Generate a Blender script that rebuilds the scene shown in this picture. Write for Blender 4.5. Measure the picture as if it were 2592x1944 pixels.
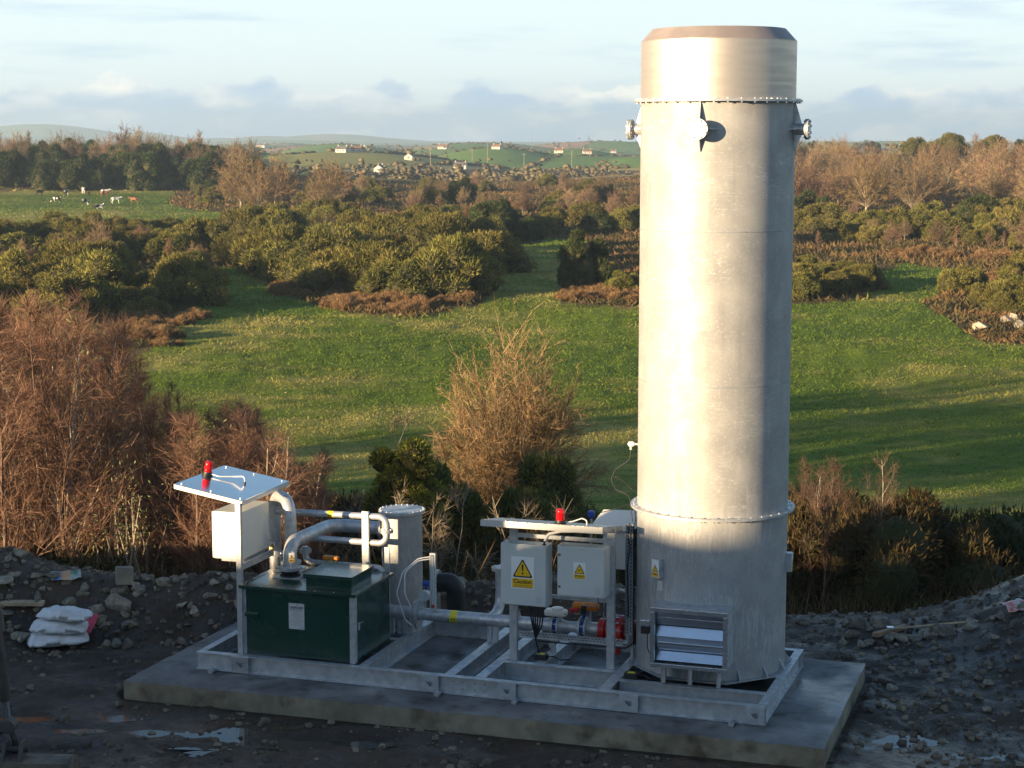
import bpy, math, random
import numpy as np
from mathutils import Vector, Matrix

# ------------------------------------------------------------------ clear
for o in list(bpy.data.objects): bpy.data.objects.remove(o)
scene = bpy.context.scene
COL = scene.collection

# ------------------------------------------------------------------ camera, sky, sun, exposure
CAM_Z = 7.0
PITCH = math.radians(7.54)
SUN_AZ = math.radians(55.0)          # from -Y towards -X
SUN_EL = math.radians(7.5)
cam_d = bpy.data.cameras.new('camera'); cam = bpy.data.objects.new('camera', cam_d); COL.objects.link(cam)
cam_d.sensor_fit = 'HORIZONTAL'; cam_d.sensor_width = 36.0; cam_d.lens = 36.0*4700/2592
cam_d.clip_start = 0.1; cam_d.clip_end = 40000
cam.location = (0, 0, CAM_Z); cam.rotation_euler = (math.pi/2-PITCH, 0, 0)
scene.camera = cam

TO_SUN = Vector((-math.sin(SUN_AZ)*math.cos(SUN_EL), -math.cos(SUN_AZ)*math.cos(SUN_EL), math.sin(SUN_EL)))
sun_d = bpy.data.lights.new('sun', 'SUN'); sun = bpy.data.objects.new('sun', sun_d); COL.objects.link(sun)
sun_d.energy = 5.0; sun_d.angle = math.radians(0.55); sun_d.color = (1.0, 0.73, 0.43)
sun.rotation_euler = TO_SUN.to_track_quat('Z', 'Y').to_euler(); sun.location = (-20, -15, 30)

world = bpy.data.worlds.new('World'); scene.world = world; world.use_nodes = True
def build_world():
    nt = world.node_tree; N = nt.nodes; L = nt.links; N.clear()
    out = N.new('ShaderNodeOutputWorld'); bg = N.new('ShaderNodeBackground')
    sky = N.new('ShaderNodeTexSky'); sky.sky_type = 'NISHITA'; sky.sun_disc = False
    sky.sun_elevation = SUN_EL
    # world direction to the sun is (sin r, cos r) in Blender's Nishita
    sky.sun_rotation = math.atan2(TO_SUN.x, TO_SUN.y)
    sky.altitude = 50; sky.air_density = 1.0; sky.dust_density = 0.6; sky.ozone_density = 2.5
    bg.inputs['Strength'].default_value = 0.078
    tc = N.new('ShaderNodeTexCoord')
    sep = N.new('ShaderNodeSeparateXYZ'); L.new(tc.outputs['Generated'], sep.inputs[0])
    def m(op, a, b=None, c=None, clamp=False):
        n = N.new('ShaderNodeMath'); n.operation = op; n.use_clamp = clamp
        for i, q in enumerate((a, b, c)):
            if q is None: continue
            if isinstance(q, (int, float)): n.inputs[i].default_value = q
            else: L.new(q, n.inputs[i])
        return n.outputs[0]
    def noise(vec, scale, detail, rough=0.55, dist=0.0):
        n = N.new('ShaderNodeTexNoise'); n.inputs['Scale'].default_value = scale
        n.inputs['Detail'].default_value = detail; n.inputs['Roughness'].default_value = rough
        n.inputs['Distortion'].default_value = dist
        L.new(vec, n.inputs['Vector']); return n.outputs['Fac']
    az = m('ARCTAN2', sep.outputs['X'], sep.outputs['Y'])
    el = m('ARCSINE', sep.outputs['Z'])
    def vec(kx, ky, off):
        c = N.new('ShaderNodeCombineXYZ')
        L.new(m('MULTIPLY', az, kx), c.inputs[0]); L.new(m('MULTIPLY', el, ky), c.inputs[1]); c.inputs[2].default_value = off
        return c.outputs[0]
    def sstep(x, a, b):
        n = N.new('ShaderNodeMapRange'); n.interpolation_type = 'SMOOTHSTEP'
        L.new(x, n.inputs['Value']); n.inputs['From Min'].default_value = a; n.inputs['From Max'].default_value = b
        return n.outputs['Result']
    # a bank of cumulus low on the horizon, all the way round
    big = noise(vec(9, 9, 1.3), 1.0, 2)
    puff = noise(vec(34, 46, 4.1), 1.0, 7, 0.58)
    top = m('ADD', 0.015, m('MULTIPLY', big, 0.026))
    top = m('ADD', top, m('MULTIPLY', m('SUBTRACT', puff, 0.5), 0.038))
    bank = sstep(m('SUBTRACT', top, el), -0.0015, 0.0035)
    # thin streaks a little higher
    st = noise(vec(7, 70, 9.7), 1.0, 5, 0.6)
    streak = m('MULTIPLY', sstep(st, 0.52, 0.72), m('MULTIPLY', sstep(el, 0.005, 0.035), m('SUBTRACT', 1.0, sstep(el, 0.15, 0.4))))
    streak = m('MULTIPLY', streak, 0.75)
    # light and dark puffs within the bank
    pv = noise(vec(24, 60, 14.2), 1.0, 6, 0.6)
    edge = sstep(m('SUBTRACT', top, el), -0.001, 0.012)      # 0 at the sunlit rims
    rim = m('MULTIPLY', m('SUBTRACT', 1.0, edge), sstep(big, 0.36, 0.58))
    shade = m('ADD', m('MULTIPLY', sstep(pv, 0.44, 0.66), 0.45), m('MULTIPLY', rim, 0.8), clamp=True)
    def rgb(c):
        n = N.new('ShaderNodeRGB'); n.outputs[0].default_value = (*c, 1); return n.outputs[0]
    def mix(f, a, b):
        n = N.new('ShaderNodeMix'); n.data_type = 'RGBA'; L.new(f, n.inputs['Factor']); L.new(a, n.inputs['A']); L.new(b, n.inputs['B'])
        return n.outputs['Result']
    K = 4.5
    cloud = mix(shade, rgb((0.40*K, 0.60*K, 0.84*K)), rgb((1.28*K, 1.22*K, 1.06*K)))
    # the pale low sky of a hazy late afternoon lies over the clear one near the horizon
    pale = rgb((0.88*K, 1.02*K, 1.06*K))
    low = m('SUBTRACT', 1.0, sstep(el, 0.05, 0.30))
    c0 = mix(m('MULTIPLY', low, 0.85), sky.outputs[0], pale)
    c1 = mix(streak, c0, rgb((0.58*K, 0.76*K, 0.90*K)))
    c2 = mix(m('MULTIPLY', bank, 0.9), c1, cloud)
    L.new(c2, bg.inputs['Color']); L.new(bg.outputs[0], out.inputs[0])
build_world()

vs = scene.view_settings
vs.view_transform = 'Standard'; vs.look = 'None'; vs.gamma = 1.0; vs.exposure = 1.7; vs.use_curve_mapping = False
scene.render.engine = 'CYCLES'

# ------------------------------------------------------------------ helpers
ROT = math.radians(18.58)
OX, OY = -4.20009, 23.99155
CU, SU = math.cos(ROT), math.sin(ROT)
def S(u, v, z=0.0): return Vector((OX+u*CU+v*SU, OY-u*SU+v*CU, z))      # skid frame -> world
def to_uv(x, y): return ((x-OX)*CU-(y-OY)*SU, (x-OX)*SU+(y-OY)*CU)

class MB:
    def __init__(s): s.v = []; s.f = []
    def add(s, vs, fs):
        o = len(s.v); s.v += [tuple(q) for q in vs]; s.f += [tuple(i+o for i in f) for f in fs]; return s
    def box(s, x0, x1, y0, y1, z0, z1):
        return s.add([(x0,y0,z0),(x1,y0,z0),(x1,y1,z0),(x0,y1,z0),(x0,y0,z1),(x1,y0,z1),(x1,y1,z1),(x0,y1,z1)],
                     [(0,3,2,1),(4,5,6,7),(0,1,5,4),(1,2,6,5),(2,3,7,6),(3,0,4,7)])
    def hexa(s, p):   # 8 points, bottom 4 then top 4
        return s.add(p, [(0,3,2,1),(4,5,6,7),(0,1,5,4),(1,2,6,5),(2,3,7,6),(3,0,4,7)])
    def slab(s, quad, thick):   # quad of 3d points, thickened along its normal (downwards for positive)
        q = [Vector(p) for p in quad]; n = (q[1]-q[0]).cross(q[3]-q[0]).normalized()*thick
        return s.hexa([p-n for p in q]+q)
    def prism(s, poly, d):      # planar polygon of 3d points pushed by d
        n = len(poly); d = Vector(d); a = [Vector(p) for p in poly]
        return s.add(a+[p+d for p in a], [tuple(range(n-1,-1,-1)), tuple(range(n,2*n))]+[(i,(i+1)%n,n+(i+1)%n,n+i) for i in range(n)])
    def tube(s, pts, r, n=12, caps=True):
        pts = [Vector(p) for p in pts]; k = len(pts)
        rr = [r]*k if isinstance(r, (int, float)) else list(r)
        t = [(pts[min(i+1,k-1)]-pts[max(i-1,0)]).normalized() for i in range(k)]
        a = Vector((0,0,1)) if abs(t[0].z) < .9 else Vector((1,0,0))
        x = (a-t[0]*a.dot(t[0])).normalized()
        V = []; F = []
        for i in range(k):
            x = (x-t[i]*x.dot(t[i])).normalized(); y = t[i].cross(x)
            for j in range(n):
                q = 2*math.pi*j/n; V.append(pts[i]+(x*math.cos(q)+y*math.sin(q))*rr[i])
        for i in range(k-1):
            for j in range(n): F.append((i*n+j, i*n+(j+1)%n, (i+1)*n+(j+1)%n, (i+1)*n+j))
        if caps: F.append(tuple(range(n-1,-1,-1))); F.append(tuple(range((k-1)*n, k*n)))
        return s.add(V, F)
    def cyl(s, p0, p1, r0, r1=None, n=24, caps=True): return s.tube([p0, p1], [r0, r0 if r1 is None else r1], n, caps)
    def lathe(s, prof, c=(0,0), n=64, close=False):   # (r, z) profile about a vertical axis
        V = []; F = []; k = len(prof)
        for (r, z) in prof:
            for j in range(n):
                q = 2*math.pi*j/n; V.append((c[0]+r*math.cos(q), c[1]+r*math.sin(q), z))
        for i in range(k if close else k-1):
            a, b = i*n, ((i+1)%k)*n
            for j in range(n): F.append((a+j, a+(j+1)%n, b+(j+1)%n, b+j))
        return s.add(V, F)
    def bolt(s, p, d, r=.012, h=.014):
        p = Vector(p); d = Vector(d).normalized(); return s.cyl(p-d*.004, p+d*h, r, n=6)

def fillet(pts, R, n=7):
    pts = [Vector(p) for p in pts]; out = [pts[0]]
    for i in range(1, len(pts)-1):
        a = (pts[i-1]-pts[i]); b = (pts[i+1]-pts[i]); la, lb = a.length, b.length; a.normalize(); b.normalize()
        ang = a.angle(b); d = min(R/math.tan(ang/2), la*.49, lb*.49); r = d*math.tan(ang/2)
        c = pts[i]+(a+b).normalized()*(r/math.sin(ang/2)); p = pts[i]+a*d; q = pts[i]+b*d
        for k in range(n+1):
            w = k/n; th = (math.pi-ang); e1 = (p-c); e2 = (q-c)
            out.append(c+(e1*math.sin((1-w)*th)+e2*math.sin(w*th))/max(math.sin(th), 1e-6))
    out.append(pts[-1]); return out

def finish(me, smooth):
    if smooth:
        me.shade_smooth()
        if smooth < 180: me.set_sharp_from_angle(angle=math.radians(smooth))
ORG = {}
def link(name, me, mat, parent=None, smooth=0):
    if mat is not None: me.materials.append(mat)
    finish(me, smooth)
    o = bpy.data.objects.new(name, me); COL.objects.link(o)
    if parent is not None: o.parent = parent
    return o
def tag(o, label=None, cat=None, group=None, kind=None):
    if label: o['label'] = label
    if cat: o['category'] = cat
    if group: o['group'] = group
    if kind: o['kind'] = kind
    return o
def empty(name, loc, rz=0.0):
    o = bpy.data.objects.new(name, None); COL.objects.link(o); o.location = loc; o.rotation_euler = (0,0,rz); o.empty_display_size = .2
    return o
def thing(name, label, cat, u, v, z, group=None):        # a thing of the plant, in skid coordinates
    o = empty(name, S(u, v, z), -ROT); ORG[o.name] = Vector((u, v, z)); return tag(o, label, cat, group)
def mesh_of(name, mb, org=Vector((0,0,0))):
    me = bpy.data.meshes.new(name); me.from_pydata([(p[0]-org.x, p[1]-org.y, p[2]-org.z) for p in mb.v], [], mb.f); me.update(); return me
def part(name, mb, mat, root, smooth=35, bevel=0):       # root may be a thing or a part of it
    key = root.name if root.name in ORG else root.parent.name
    o = link(name, mesh_of(name, mb, ORG[key]), mat, root, smooth); ORG.setdefault(o.name, ORG[key])
    if bevel:
        b = o.modifiers.new('bevel', 'BEVEL'); b.width = bevel; b.segments = 2; b.limit_method = 'ANGLE'
    return o
def solo(name, mb, mat, label, cat, at, smooth=35, group=None, bevel=0):   # a thing that is one mesh, skid frame
    r = Vector(at); o = link(name, mesh_of(name, mb, r), mat, None, smooth)
    o.location = S(*at); o.rotation_euler = (0,0,-ROT); ORG[o.name] = r
    if bevel:
        b = o.modifiers.new('bevel', 'BEVEL'); b.width = bevel; b.segments = 2; b.limit_method = 'ANGLE'
    return tag(o, label, cat, group)
def np_mesh(name, V, F):
    V = np.asarray(V, np.float32); F = np.asarray(F, np.int32); k = F.shape[1]
    me = bpy.data.meshes.new(name); me.vertices.add(len(V)); me.vertices.foreach_set('co', V.ravel())
    me.loops.add(F.size); me.loops.foreach_set('vertex_index', F.ravel())
    me.polygons.add(len(F)); me.polygons.foreach_set('loop_start', np.arange(0, F.size, k, dtype=np.int32))
    me.update(calc_edges=True); return me
def text_mesh(body, size, align='CENTER', bold=0.0):
    cu = bpy.data.curves.new('print', 'FONT'); cu.body = body; cu.size = size; cu.align_x = align; cu.align_y = 'CENTER'; cu.offset = bold
    o = bpy.data.objects.new('print', cu); COL.objects.link(o); bpy.context.view_layer.update()
    me = bpy.data.meshes.new_from_object(o.evaluated_get(bpy.context.evaluated_depsgraph_get()))
    bpy.data.objects.remove(o); return me
def lettering(body, size, mat, root, org, ex, ey, width=None, bold=0.0, name='lettering'):
    me = text_mesh(body, size, bold=bold); ex = Vector(ex); ey = Vector(ey)
    w = max((v.co.x for v in me.vertices), default=1)-min((v.co.x for v in me.vertices), default=0)
    k = width/w if width else 1.0
    key = root.name if root.name in ORG else root.parent.name
    base = Vector(org)-ORG[key]
    for v in me.vertices: v.co = base+ex*(v.co.x*k)+ey*v.co.y
    return link(name, me, mat, root)

# ------------------------------------------------------------------ value noise (numpy)
def _h(ix, iy, s):
    n = (ix.astype(np.int64)*374761393+iy.astype(np.int64)*668265263+s*974634777) & 0x7fffffff
    n = ((n ^ (n >> 13))*1274126177) & 0x7fffffff
    return ((n ^ (n >> 16)) & 0xffff)/65535.0
def vnoise(x, y, s=0):
    x = np.asarray(x, float); y = np.asarray(y, float)
    ix = np.floor(x); iy = np.floor(y); fx = x-ix; fy = y-iy; fx = fx*fx*(3-2*fx); fy = fy*fy*(3-2*fy)
    a = _h(ix, iy, s); b = _h(ix+1, iy, s); c = _h(ix, iy+1, s); d = _h(ix+1, iy+1, s)
    return (a+(b-a)*fx)+((c+(d-c)*fx)-(a+(b-a)*fx))*fy
def fbm(x, y, s=0, o=4):
    r = 0; a = .5; t = 0
    for i in range(o): r = r+a*vnoise(x*2**i, y*2**i, s+i*17); t += a; a *= .5
    return r/t-.5
def sm(x, a, b): t = np.clip((np.asarray(x, float)-a)/(b-a), 0, 1); return t*t*(3-2*t)
def gauss(x, y, cx, cy, sx, sy): return np.exp(-.5*(((x-cx)/sx)**2+((y-cy)/sy)**2))

# ------------------------------------------------------------------ materials
def mat(name, c1, c2=None, scale=5.0, rough=0.6, rough2=None, metal=0.0, bump=0.0, bscale=None, detail=4.0, lo=.35, hi=.65,
        objvar=0.0, trans=0.0, spec=None, coat=0.0, stretch=None, aniso=0.0, island=0.0, bdist=.02):
    M = bpy.data.materials.new(name); M.use_nodes = True; nt = M.node_tree; N = nt.nodes; L = nt.links
    b = N['Principled BSDF']; b.inputs['Metallic'].default_value = metal; b.inputs['Roughness'].default_value = rough
    b.inputs['Base Color'].default_value = (*c1, 1)
    if spec is not None: b.inputs['Specular IOR Level'].default_value = spec
    if coat: b.inputs['Coat Weight'].default_value = coat; b.inputs['Coat Roughness'].default_value = .08
    if aniso: b.inputs['Anisotropic'].default_value = aniso
    col = None; fac = None
    if c2 is not None or bump or rough2 is not None:
        tc = N.new('ShaderNodeTexCoord'); src = tc.outputs['Object']
        if stretch:
            mp = N.new('ShaderNodeMapping'); mp.inputs['Scale'].default_value = stretch; L.new(src, mp.inputs[0]); src = mp.outputs[0]
        n = N.new('ShaderNodeTexNoise'); n.inputs['Scale'].default_value = scale; n.inputs['Detail'].default_value = detail; L.new(src, n.inputs['Vector'])
        mr = N.new('ShaderNodeMapRange'); mr.inputs['From Min'].default_value = lo; mr.inputs['From Max'].default_value = hi
        L.new(n.outputs['Fac'], mr.inputs['Value']); fac = mr.outputs[0]
        if c2 is not None:
            mx = N.new('ShaderNodeMix'); mx.data_type = 'RGBA'; L.new(fac, mx.inputs['Factor'])
            mx.inputs['A'].default_value = (*c1, 1); mx.inputs['B'].default_value = (*c2, 1); col = mx.outputs['Result']
        if rough2 is not None:
            mr2 = N.new('ShaderNodeMapRange'); L.new(fac, mr2.inputs['Value']); mr2.inputs['To Min'].default_value = rough; mr2.inputs['To Max'].default_value = rough2
            L.new(mr2.outputs[0], b.inputs['Roughness'])
        if bump:
            n2 = N.new('ShaderNodeTexNoise'); n2.inputs['Scale'].default_value = bscale or scale*3; n2.inputs['Detail'].default_value = 5; L.new(src, n2.inputs['Vector'])
            bp = N.new('ShaderNodeBump'); bp.inputs['Strength'].default_value = bump; bp.inputs['Distance'].default_value = bdist
            L.new(n2.outputs['Fac'], bp.inputs['Height']); L.new(bp.outputs[0], b.inputs['Normal'])
    if objvar or island:
        hs = N.new('ShaderNodeHueSaturation')
        if col is None: hs.inputs['Color'].default_value = (*c1, 1)
        else: L.new(col, hs.inputs['Color'])
        val = None
        for amt, node, sock in ((objvar, 'ShaderNodeObjectInfo', 'Random'), (island, 'ShaderNodeNewGeometry', 'Random Per Island')):
            if not amt: continue
            q = N.new(node); r = N.new('ShaderNodeMapRange'); L.new(q.outputs[sock], r.inputs['Value'])
            r.inputs['To Min'].default_value = 1-amt; r.inputs['To Max'].default_value = 1+amt
            if val is None: val = r.outputs[0]
            else:
                mm = N.new('ShaderNodeMath'); mm.operation = 'MULTIPLY'; L.new(val, mm.inputs[0]); L.new(r.outputs[0], mm.inputs[1]); val = mm.outputs[0]
        if objvar:
            q = N.new('ShaderNodeObjectInfo'); mq = N.new('ShaderNodeMath'); mq.operation = 'MULTIPLY'; mq.inputs[1].default_value = 7.31; L.new(q.outputs['Random'], mq.inputs[0])
            fr = N.new('ShaderNodeMath'); fr.operation = 'FRACT'; L.new(mq.outputs[0], fr.inputs[0])
            r = N.new('ShaderNodeMapRange'); L.new(fr.outputs[0], r.inputs['Value']); r.inputs['To Min'].default_value = .5-objvar*.055; r.inputs['To Max'].default_value = .5+objvar*.055
            L.new(r.outputs[0], hs.inputs['Hue'])
        L.new(val, hs.inputs['Value']); col = hs.outputs[0]
    if col is not None: L.new(col, b.inputs['Base Color'])
    if trans:
        out = N['Material Output']; t = N.new('ShaderNodeBsdfTranslucent'); ms = N.new('ShaderNodeMixShader'); ms.inputs[0].default_value = trans
        if col is not None: L.new(col, t.inputs['Color'])
        else: t.inputs['Color'].default_value = (*c1, 1)
        L.new(b.outputs[0], ms.inputs[1]); L.new(t.outputs[0], ms.inputs[2]); L.new(ms.outputs[0], out.inputs['Surface'])
    return M

M = {}
M['galv'] = mat('galvanised_steel', (.56,.58,.60), (.40,.425,.45), 9, .40, .55, metal=.55, bump=.12, bscale=60, bdist=.004)
M['galv_pipe'] = mat('galvanised_pipe', (.56,.57,.58), (.40,.42,.44), 14, .38, .5, metal=.5, bump=.1, bscale=80, bdist=.003)
M['galv_dark'] = mat('weathered_galvanised', (.40,.42,.45), (.28,.30,.33), 6, .5, .65, metal=.4, bump=.1, bscale=40, bdist=.004)
M['stainless'] = mat('stainless_cowl', (.50,.45,.40), (.43,.39,.36), 3, .36, .44, metal=.8, aniso=.5, stretch=(.4,.4,6))
M['polished'] = mat('polished_sheet', (.62,.64,.68), (.56,.58,.63), 3, .10, .17, metal=1.0)
M['bright'] = mat('bright_zinc', (.72,.74,.77), (.62,.64,.68), 4, .22, .3, metal=.9)
M['lip'] = mat('folded_sheet', (.62,.61,.58), (.54,.54,.52), 6, .38, .5, metal=.25)
M['green'] = mat('green_paint', (.004,.036,.026), (.005,.042,.030), 2, .22, .30, coat=.4)
M['white'] = mat('white_paint', (.74,.73,.68), (.70,.69,.65), 3, .35)
M['cabinet'] = mat('pale_grey_paint', (.56,.58,.56), (.52,.54,.53), 4, .38, .45)
M['beacon'] = mat('red_lens', (.75,.008,.012), None, rough=.12, trans=.35, coat=.5)
M['red'] = mat('red_paint', (.50,.022,.016), (.40,.02,.016), 20, .35)
M['orange'] = mat('orange_paint', (.75,.24,.015), (.65,.20,.015), 15, .4)
M['blue'] = mat('blue_paint', (.012,.05,.30), None, rough=.35)
M['yellow'] = mat('yellow_print', (.80,.46,.012), None, rough=.4)
M['bandyellow'] = mat('yellow_tape', (.78,.66,.02), None, rough=.4)
M['black'] = mat('black_rubber', (.012,.012,.013), None, rough=.5)
M['print'] = mat('black_print', (.012,.012,.012), None, rough=.45)
M['greyprint'] = mat('grey_print', (.25,.25,.26), None, rough=.5)
M['signwhite'] = mat('sign_white', (.80,.80,.78), None, rough=.3)
M['plate'] = mat('engraved_plate', (.55,.56,.56), (.5,.5,.5), 8, .4)
M['hose'] = mat('white_hose', (.72,.73,.74), None, rough=.4)
M['clear'] = mat('clear_tube', (.70,.75,.76), None, rough=.1, trans=.5)
M['chrome'] = mat('chrome_rod', (.85,.86,.88), None, rough=.12, metal=1.0)
M['diggerdark'] = mat('worn_digger_paint', (.05,.048,.045), (.09,.075,.06), 8, .5, .8, bump=.3, bscale=30)
M['diggermud'] = mat('muddy_bucket_steel', (.20,.165,.12), (.10,.085,.07), 6, .7, .9, bump=.5, bscale=25)
M['rock'] = mat('grey_rock', (.15,.135,.11), (.32,.285,.22), 2.2, .75, .95, bump=.6, bscale=18, objvar=.35)
M['rubble'] = mat('broken_stone', (.05,.037,.026), (.19,.155,.11), 2.0, .7, .95, bump=.4, bscale=20, island=.5)
M['sack'] = mat('white_sack', (.70,.72,.75), (.42,.39,.34), 3.2, .38, .55, bump=.7, bscale=11, bdist=.05, lo=.50, hi=.80)
M['wood'] = mat('weathered_wood', (.36,.22,.12), (.24,.15,.09), 12, .7, stretch=(2,2,.4))
M['woodpale'] = mat('pale_wood', (.50,.38,.24), (.36,.27,.18), 10, .7)
M['bristle'] = mat('broom_bristle', (.10,.05,.025), (.06,.03,.02), 30, .9)

# ------------------------------------------------------------------ terrain
F_D = 4011.0                                # focal length in the survey units used for bearings (picture 2212 wide)
SECT = random.Random(5)
def _bearing(px): return (px-1106.0)/F_D
PUD = [(5.95,21.35,1.5,.42),(4.75,21.75,.5,.16),(6.6,20.9,1.0,.3),(-3.05,21.35,.55,.16),(-4.6,22.1,1.5,.26),(-3.3,21.75,1.0,.2),(-5.9,22.6,.9,.2),(-2.2,21.6,.6,.15)]
_drum = []
_r = random.Random(41)
for _i in range(170):
    _yy = 900*math.exp(_r.random()*2.1); _drum.append((_r.uniform(-.45,.45)*_yy*1.6, _yy, _r.uniform(38,100)*(1+_yy/4000), _r.uniform(60,140)*(1+_yy/4000), _r.uniform(6,17)))
_drum += [(-118,1010,30,95,13),(-12,1360,42,130,18),(48,1480,40,120,17),(-175,1900,55,150,19),(-160,930,36,100,18),(-40,2300,90,150,19),(120,2500,100,200,20),(88,1250,34,90,12),(-75,1250,30,80,8),(-2150,8500,300,400,82),(-1720,8600,170,300,46),(-2700,8500,400,300,66),(-1080,8300,150,300,28),(-800,8300,230,300,36),(-1300,8300,100,300,20)]
PROF_Y = [-200,16,27.9,29.2,32,40,55,80,120,190,260,350,450,600,800,1100,1500,2200,3500,6000,9000,14000]
PROF_Z = [-.22,-.22,-.22,-.75,-2.3,-4.2,-6.6,-8.4,-8.7,-7.9,-7.7,-7.7,-8.0,-9.4,-12.5,-16,-18,-17,-15,-13,-10,-10]
def terr(x, y, detail=True):
    x = np.asarray(x, float); y = np.asarray(y, float)
    yy = y+np.where(y > 60, fbm(x/60, y/60, 3, 2)*12, 0)
    z = np.interp(yy, PROF_Y, PROF_Z)
    z = .5*z+.25*np.interp(yy*.97, PROF_Y, PROF_Z)+.25*np.interp(yy*1.03, PROF_Y, PROF_Z)
    z = np.where(y < 27, -.22, z)
    far = sm(y, 60, 140)
    z = z+far*(fbm(x/45, y/45, 11, 3)*1.5+fbm(x/13, y/17, 15, 2)*.75*(1-sm(y, 260, 420)))
    z = z+8.5*gauss(x, y, -150, 640, 70, 100)+12.0*gauss(x, y, 150, 640, 75, 120)
    m = sm(y, 720, 1050)
    if np.any(m > 0):
        d = np.zeros_like(z)
        for cx, cy, sx, sy, h in _drum: d = np.maximum(d, h*gauss(x, y, cx, cy, sx, sy))
        z = z+m*d
    # the spoil bank behind the slab, and the heaps at both ends
    yc = 27.75+fbm(x/2.5, x*0, 21, 2)*.8
    hc = np.interp(x, [-30,-9,-7.4,-6.3,-5,-3.5,-1,1,2.5,3.6,6,7,9,20], [.9,1.0,1.0,.72,.66,.62,.56,.66,.45,.02,.0,.1,.5,.8])
    front = np.interp(x, [-8,-5,-2,2], [1.9,1.7,1.3,1.1])
    rise = sm(y, yc-front, yc-.15)*(1-sm(y, yc+.3, yc+2.6))
    z = z+hc*rise*(1+fbm(x/.9, y/.9, 5, 3)*.55)
    z = z+1.05*gauss(x, y, 8.9, 25.9, 1.35, 1.6)+.35*gauss(x, y, -8.2, 26.6, .7, .5)
    # the mound the picture was taken from
    z = z+np.where(y < 16, 5.55*(1-sm(np.hypot(x, y), 1.5, 14)), 0)
    near = (1-sm(y, 30, 60))
    if detail:
        z = z+near*(fbm(x/.55, y/.55, 31, 4)*.12+fbm(x/.16, y/.16, 37, 2)*.05)
        z = z+near*.03*np.sin(y*9+fbm(x/2, y/2, 51, 2)*6)*gauss(x, y, -3.5, 21.7, 4, .6)
        z = z+(1-near)*far*fbm(x/1.6, y/1.6, 71, 3)*.35*(1-sm(y, 300, 600))
    for cx, cy, rx, ry in PUD:
        g = gauss(x, y, cx, cy, rx*.75, ry*.75); z = z*(1-.75*g)+(-.265)*.75*g
    u = (x-OX)*CU-(y-OY)*SU; v = (x-OX)*SU+(y-OY)*CU
    ins = sm(u, -.72, -.62)*(1-sm(u, 8.4, 8.5))*sm(v, -.85, -.66)*(1-sm(v, 3.08, 3.16))
    z = np.where(ins > 0, np.minimum(z, -.26), z)
    return z
def tz(x, y, detail=True): return float(terr(np.array([x]), np.array([y]), detail)[0])

def project(x, y, z):                       # survey picture coordinates of a point
    dz = z-CAM_Z; w = y*math.cos(PITCH)-dz*math.sin(PITCH); h = y*math.sin(PITCH)+dz*math.cos(PITCH)
    w = np.where(w > .1, w, .1)
    return 1106+F_D*x/w, 829.5-F_D*h/w
_T = np.concatenate([np.arange(26, 60, .5), np.geomspace(60, 6000, 420)])
def ground_at(px, py):                      # where a sight line meets the land
    cx = (px-1106)/F_D; cy = (py-829.5)/F_D
    d = np.array([cx, math.cos(PITCH)-cy*math.sin(PITCH), -math.sin(PITCH)-cy*math.cos(PITCH)])
    X = d[0]/d[1]*_T; Z = CAM_Z+d[2]/d[1]*_T
    g = terr(X, _T, False)
    k = np.argmax(Z < g)
    if not (Z < g).any(): k = len(_T)-1
    if k == 0: return X[0], _T[0]
    a = (Z[k-1]-g[k-1]); b = (g[k]-Z[k]); t = a/(a+b+1e-9); Y = _T[k-1]+(_T[k]-_T[k-1])*t
    return d[0]/d[1]*Y, Y
def inpoly(px, py, poly):
    px = np.asarray(px); py = np.asarray(py); c = np.zeros(px.shape, bool); n = len(poly)
    for i in range(n):
        (x1, y1), (x2, y2) = poly[i], poly[(i+1) % n]
        if y1 == y2: continue
        k = ((y1 > py) != (y2 > py)) & (px < (x2-x1)*(py-y1)/(y2-y1)+x1); c ^= k
    return c
G_MAIN = [(200,900),(300,770),(345,715),(400,670),(425,600),(480,575),(540,585),(610,640),(770,680),(900,690),(1030,660),(1085,610),(1045,575),(1040,548),(1180,515),(1260,522),(1245,610),(1210,655),(1380,665),(1720,655),(1880,648),(1850,590),(1950,568),(2090,588),(2090,615),(1990,655),(2060,700),(2120,740),(2500,770),(2500,1500),(-200,1500)]
G_COW = [(-400,490),(-400,425),(80,412),(380,412),(360,440),(420,455),(540,458),(560,482),(400,494),(200,488),(60,505)]
def far_cells(x, y):
    sx, sy = 120.0, 190.0
    gx = np.floor(x/sx); gy = np.floor(y/sy); best = np.full(x.shape, 1e18); sec = best.copy(); cid = np.zeros(x.shape)
    for i in (-1, 0, 1):
        for j in (-1, 0, 1):
            ix = gx+i; iy = gy+j; qx = (ix+.15+.7*_h(ix, iy, 7))*sx; qy = (iy+.15+.7*_h(ix, iy, 9))*sy
            d = np.hypot(x-qx, (y-qy)*.8); n = d < best
            sec = np.where(n, best, np.minimum(sec, d)); cid = np.where(n, _h(ix, iy, 13), cid); best = np.where(n, d, best)
    return cid, sec-best
PAL = np.array([(.13,.22,.04),(.15,.24,.05),(.26,.25,.08),(.11,.19,.04),(.30,.25,.11),(.17,.24,.06),(.13,.22,.05),(.34,.22,.14),(.18,.19,.07)])
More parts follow.
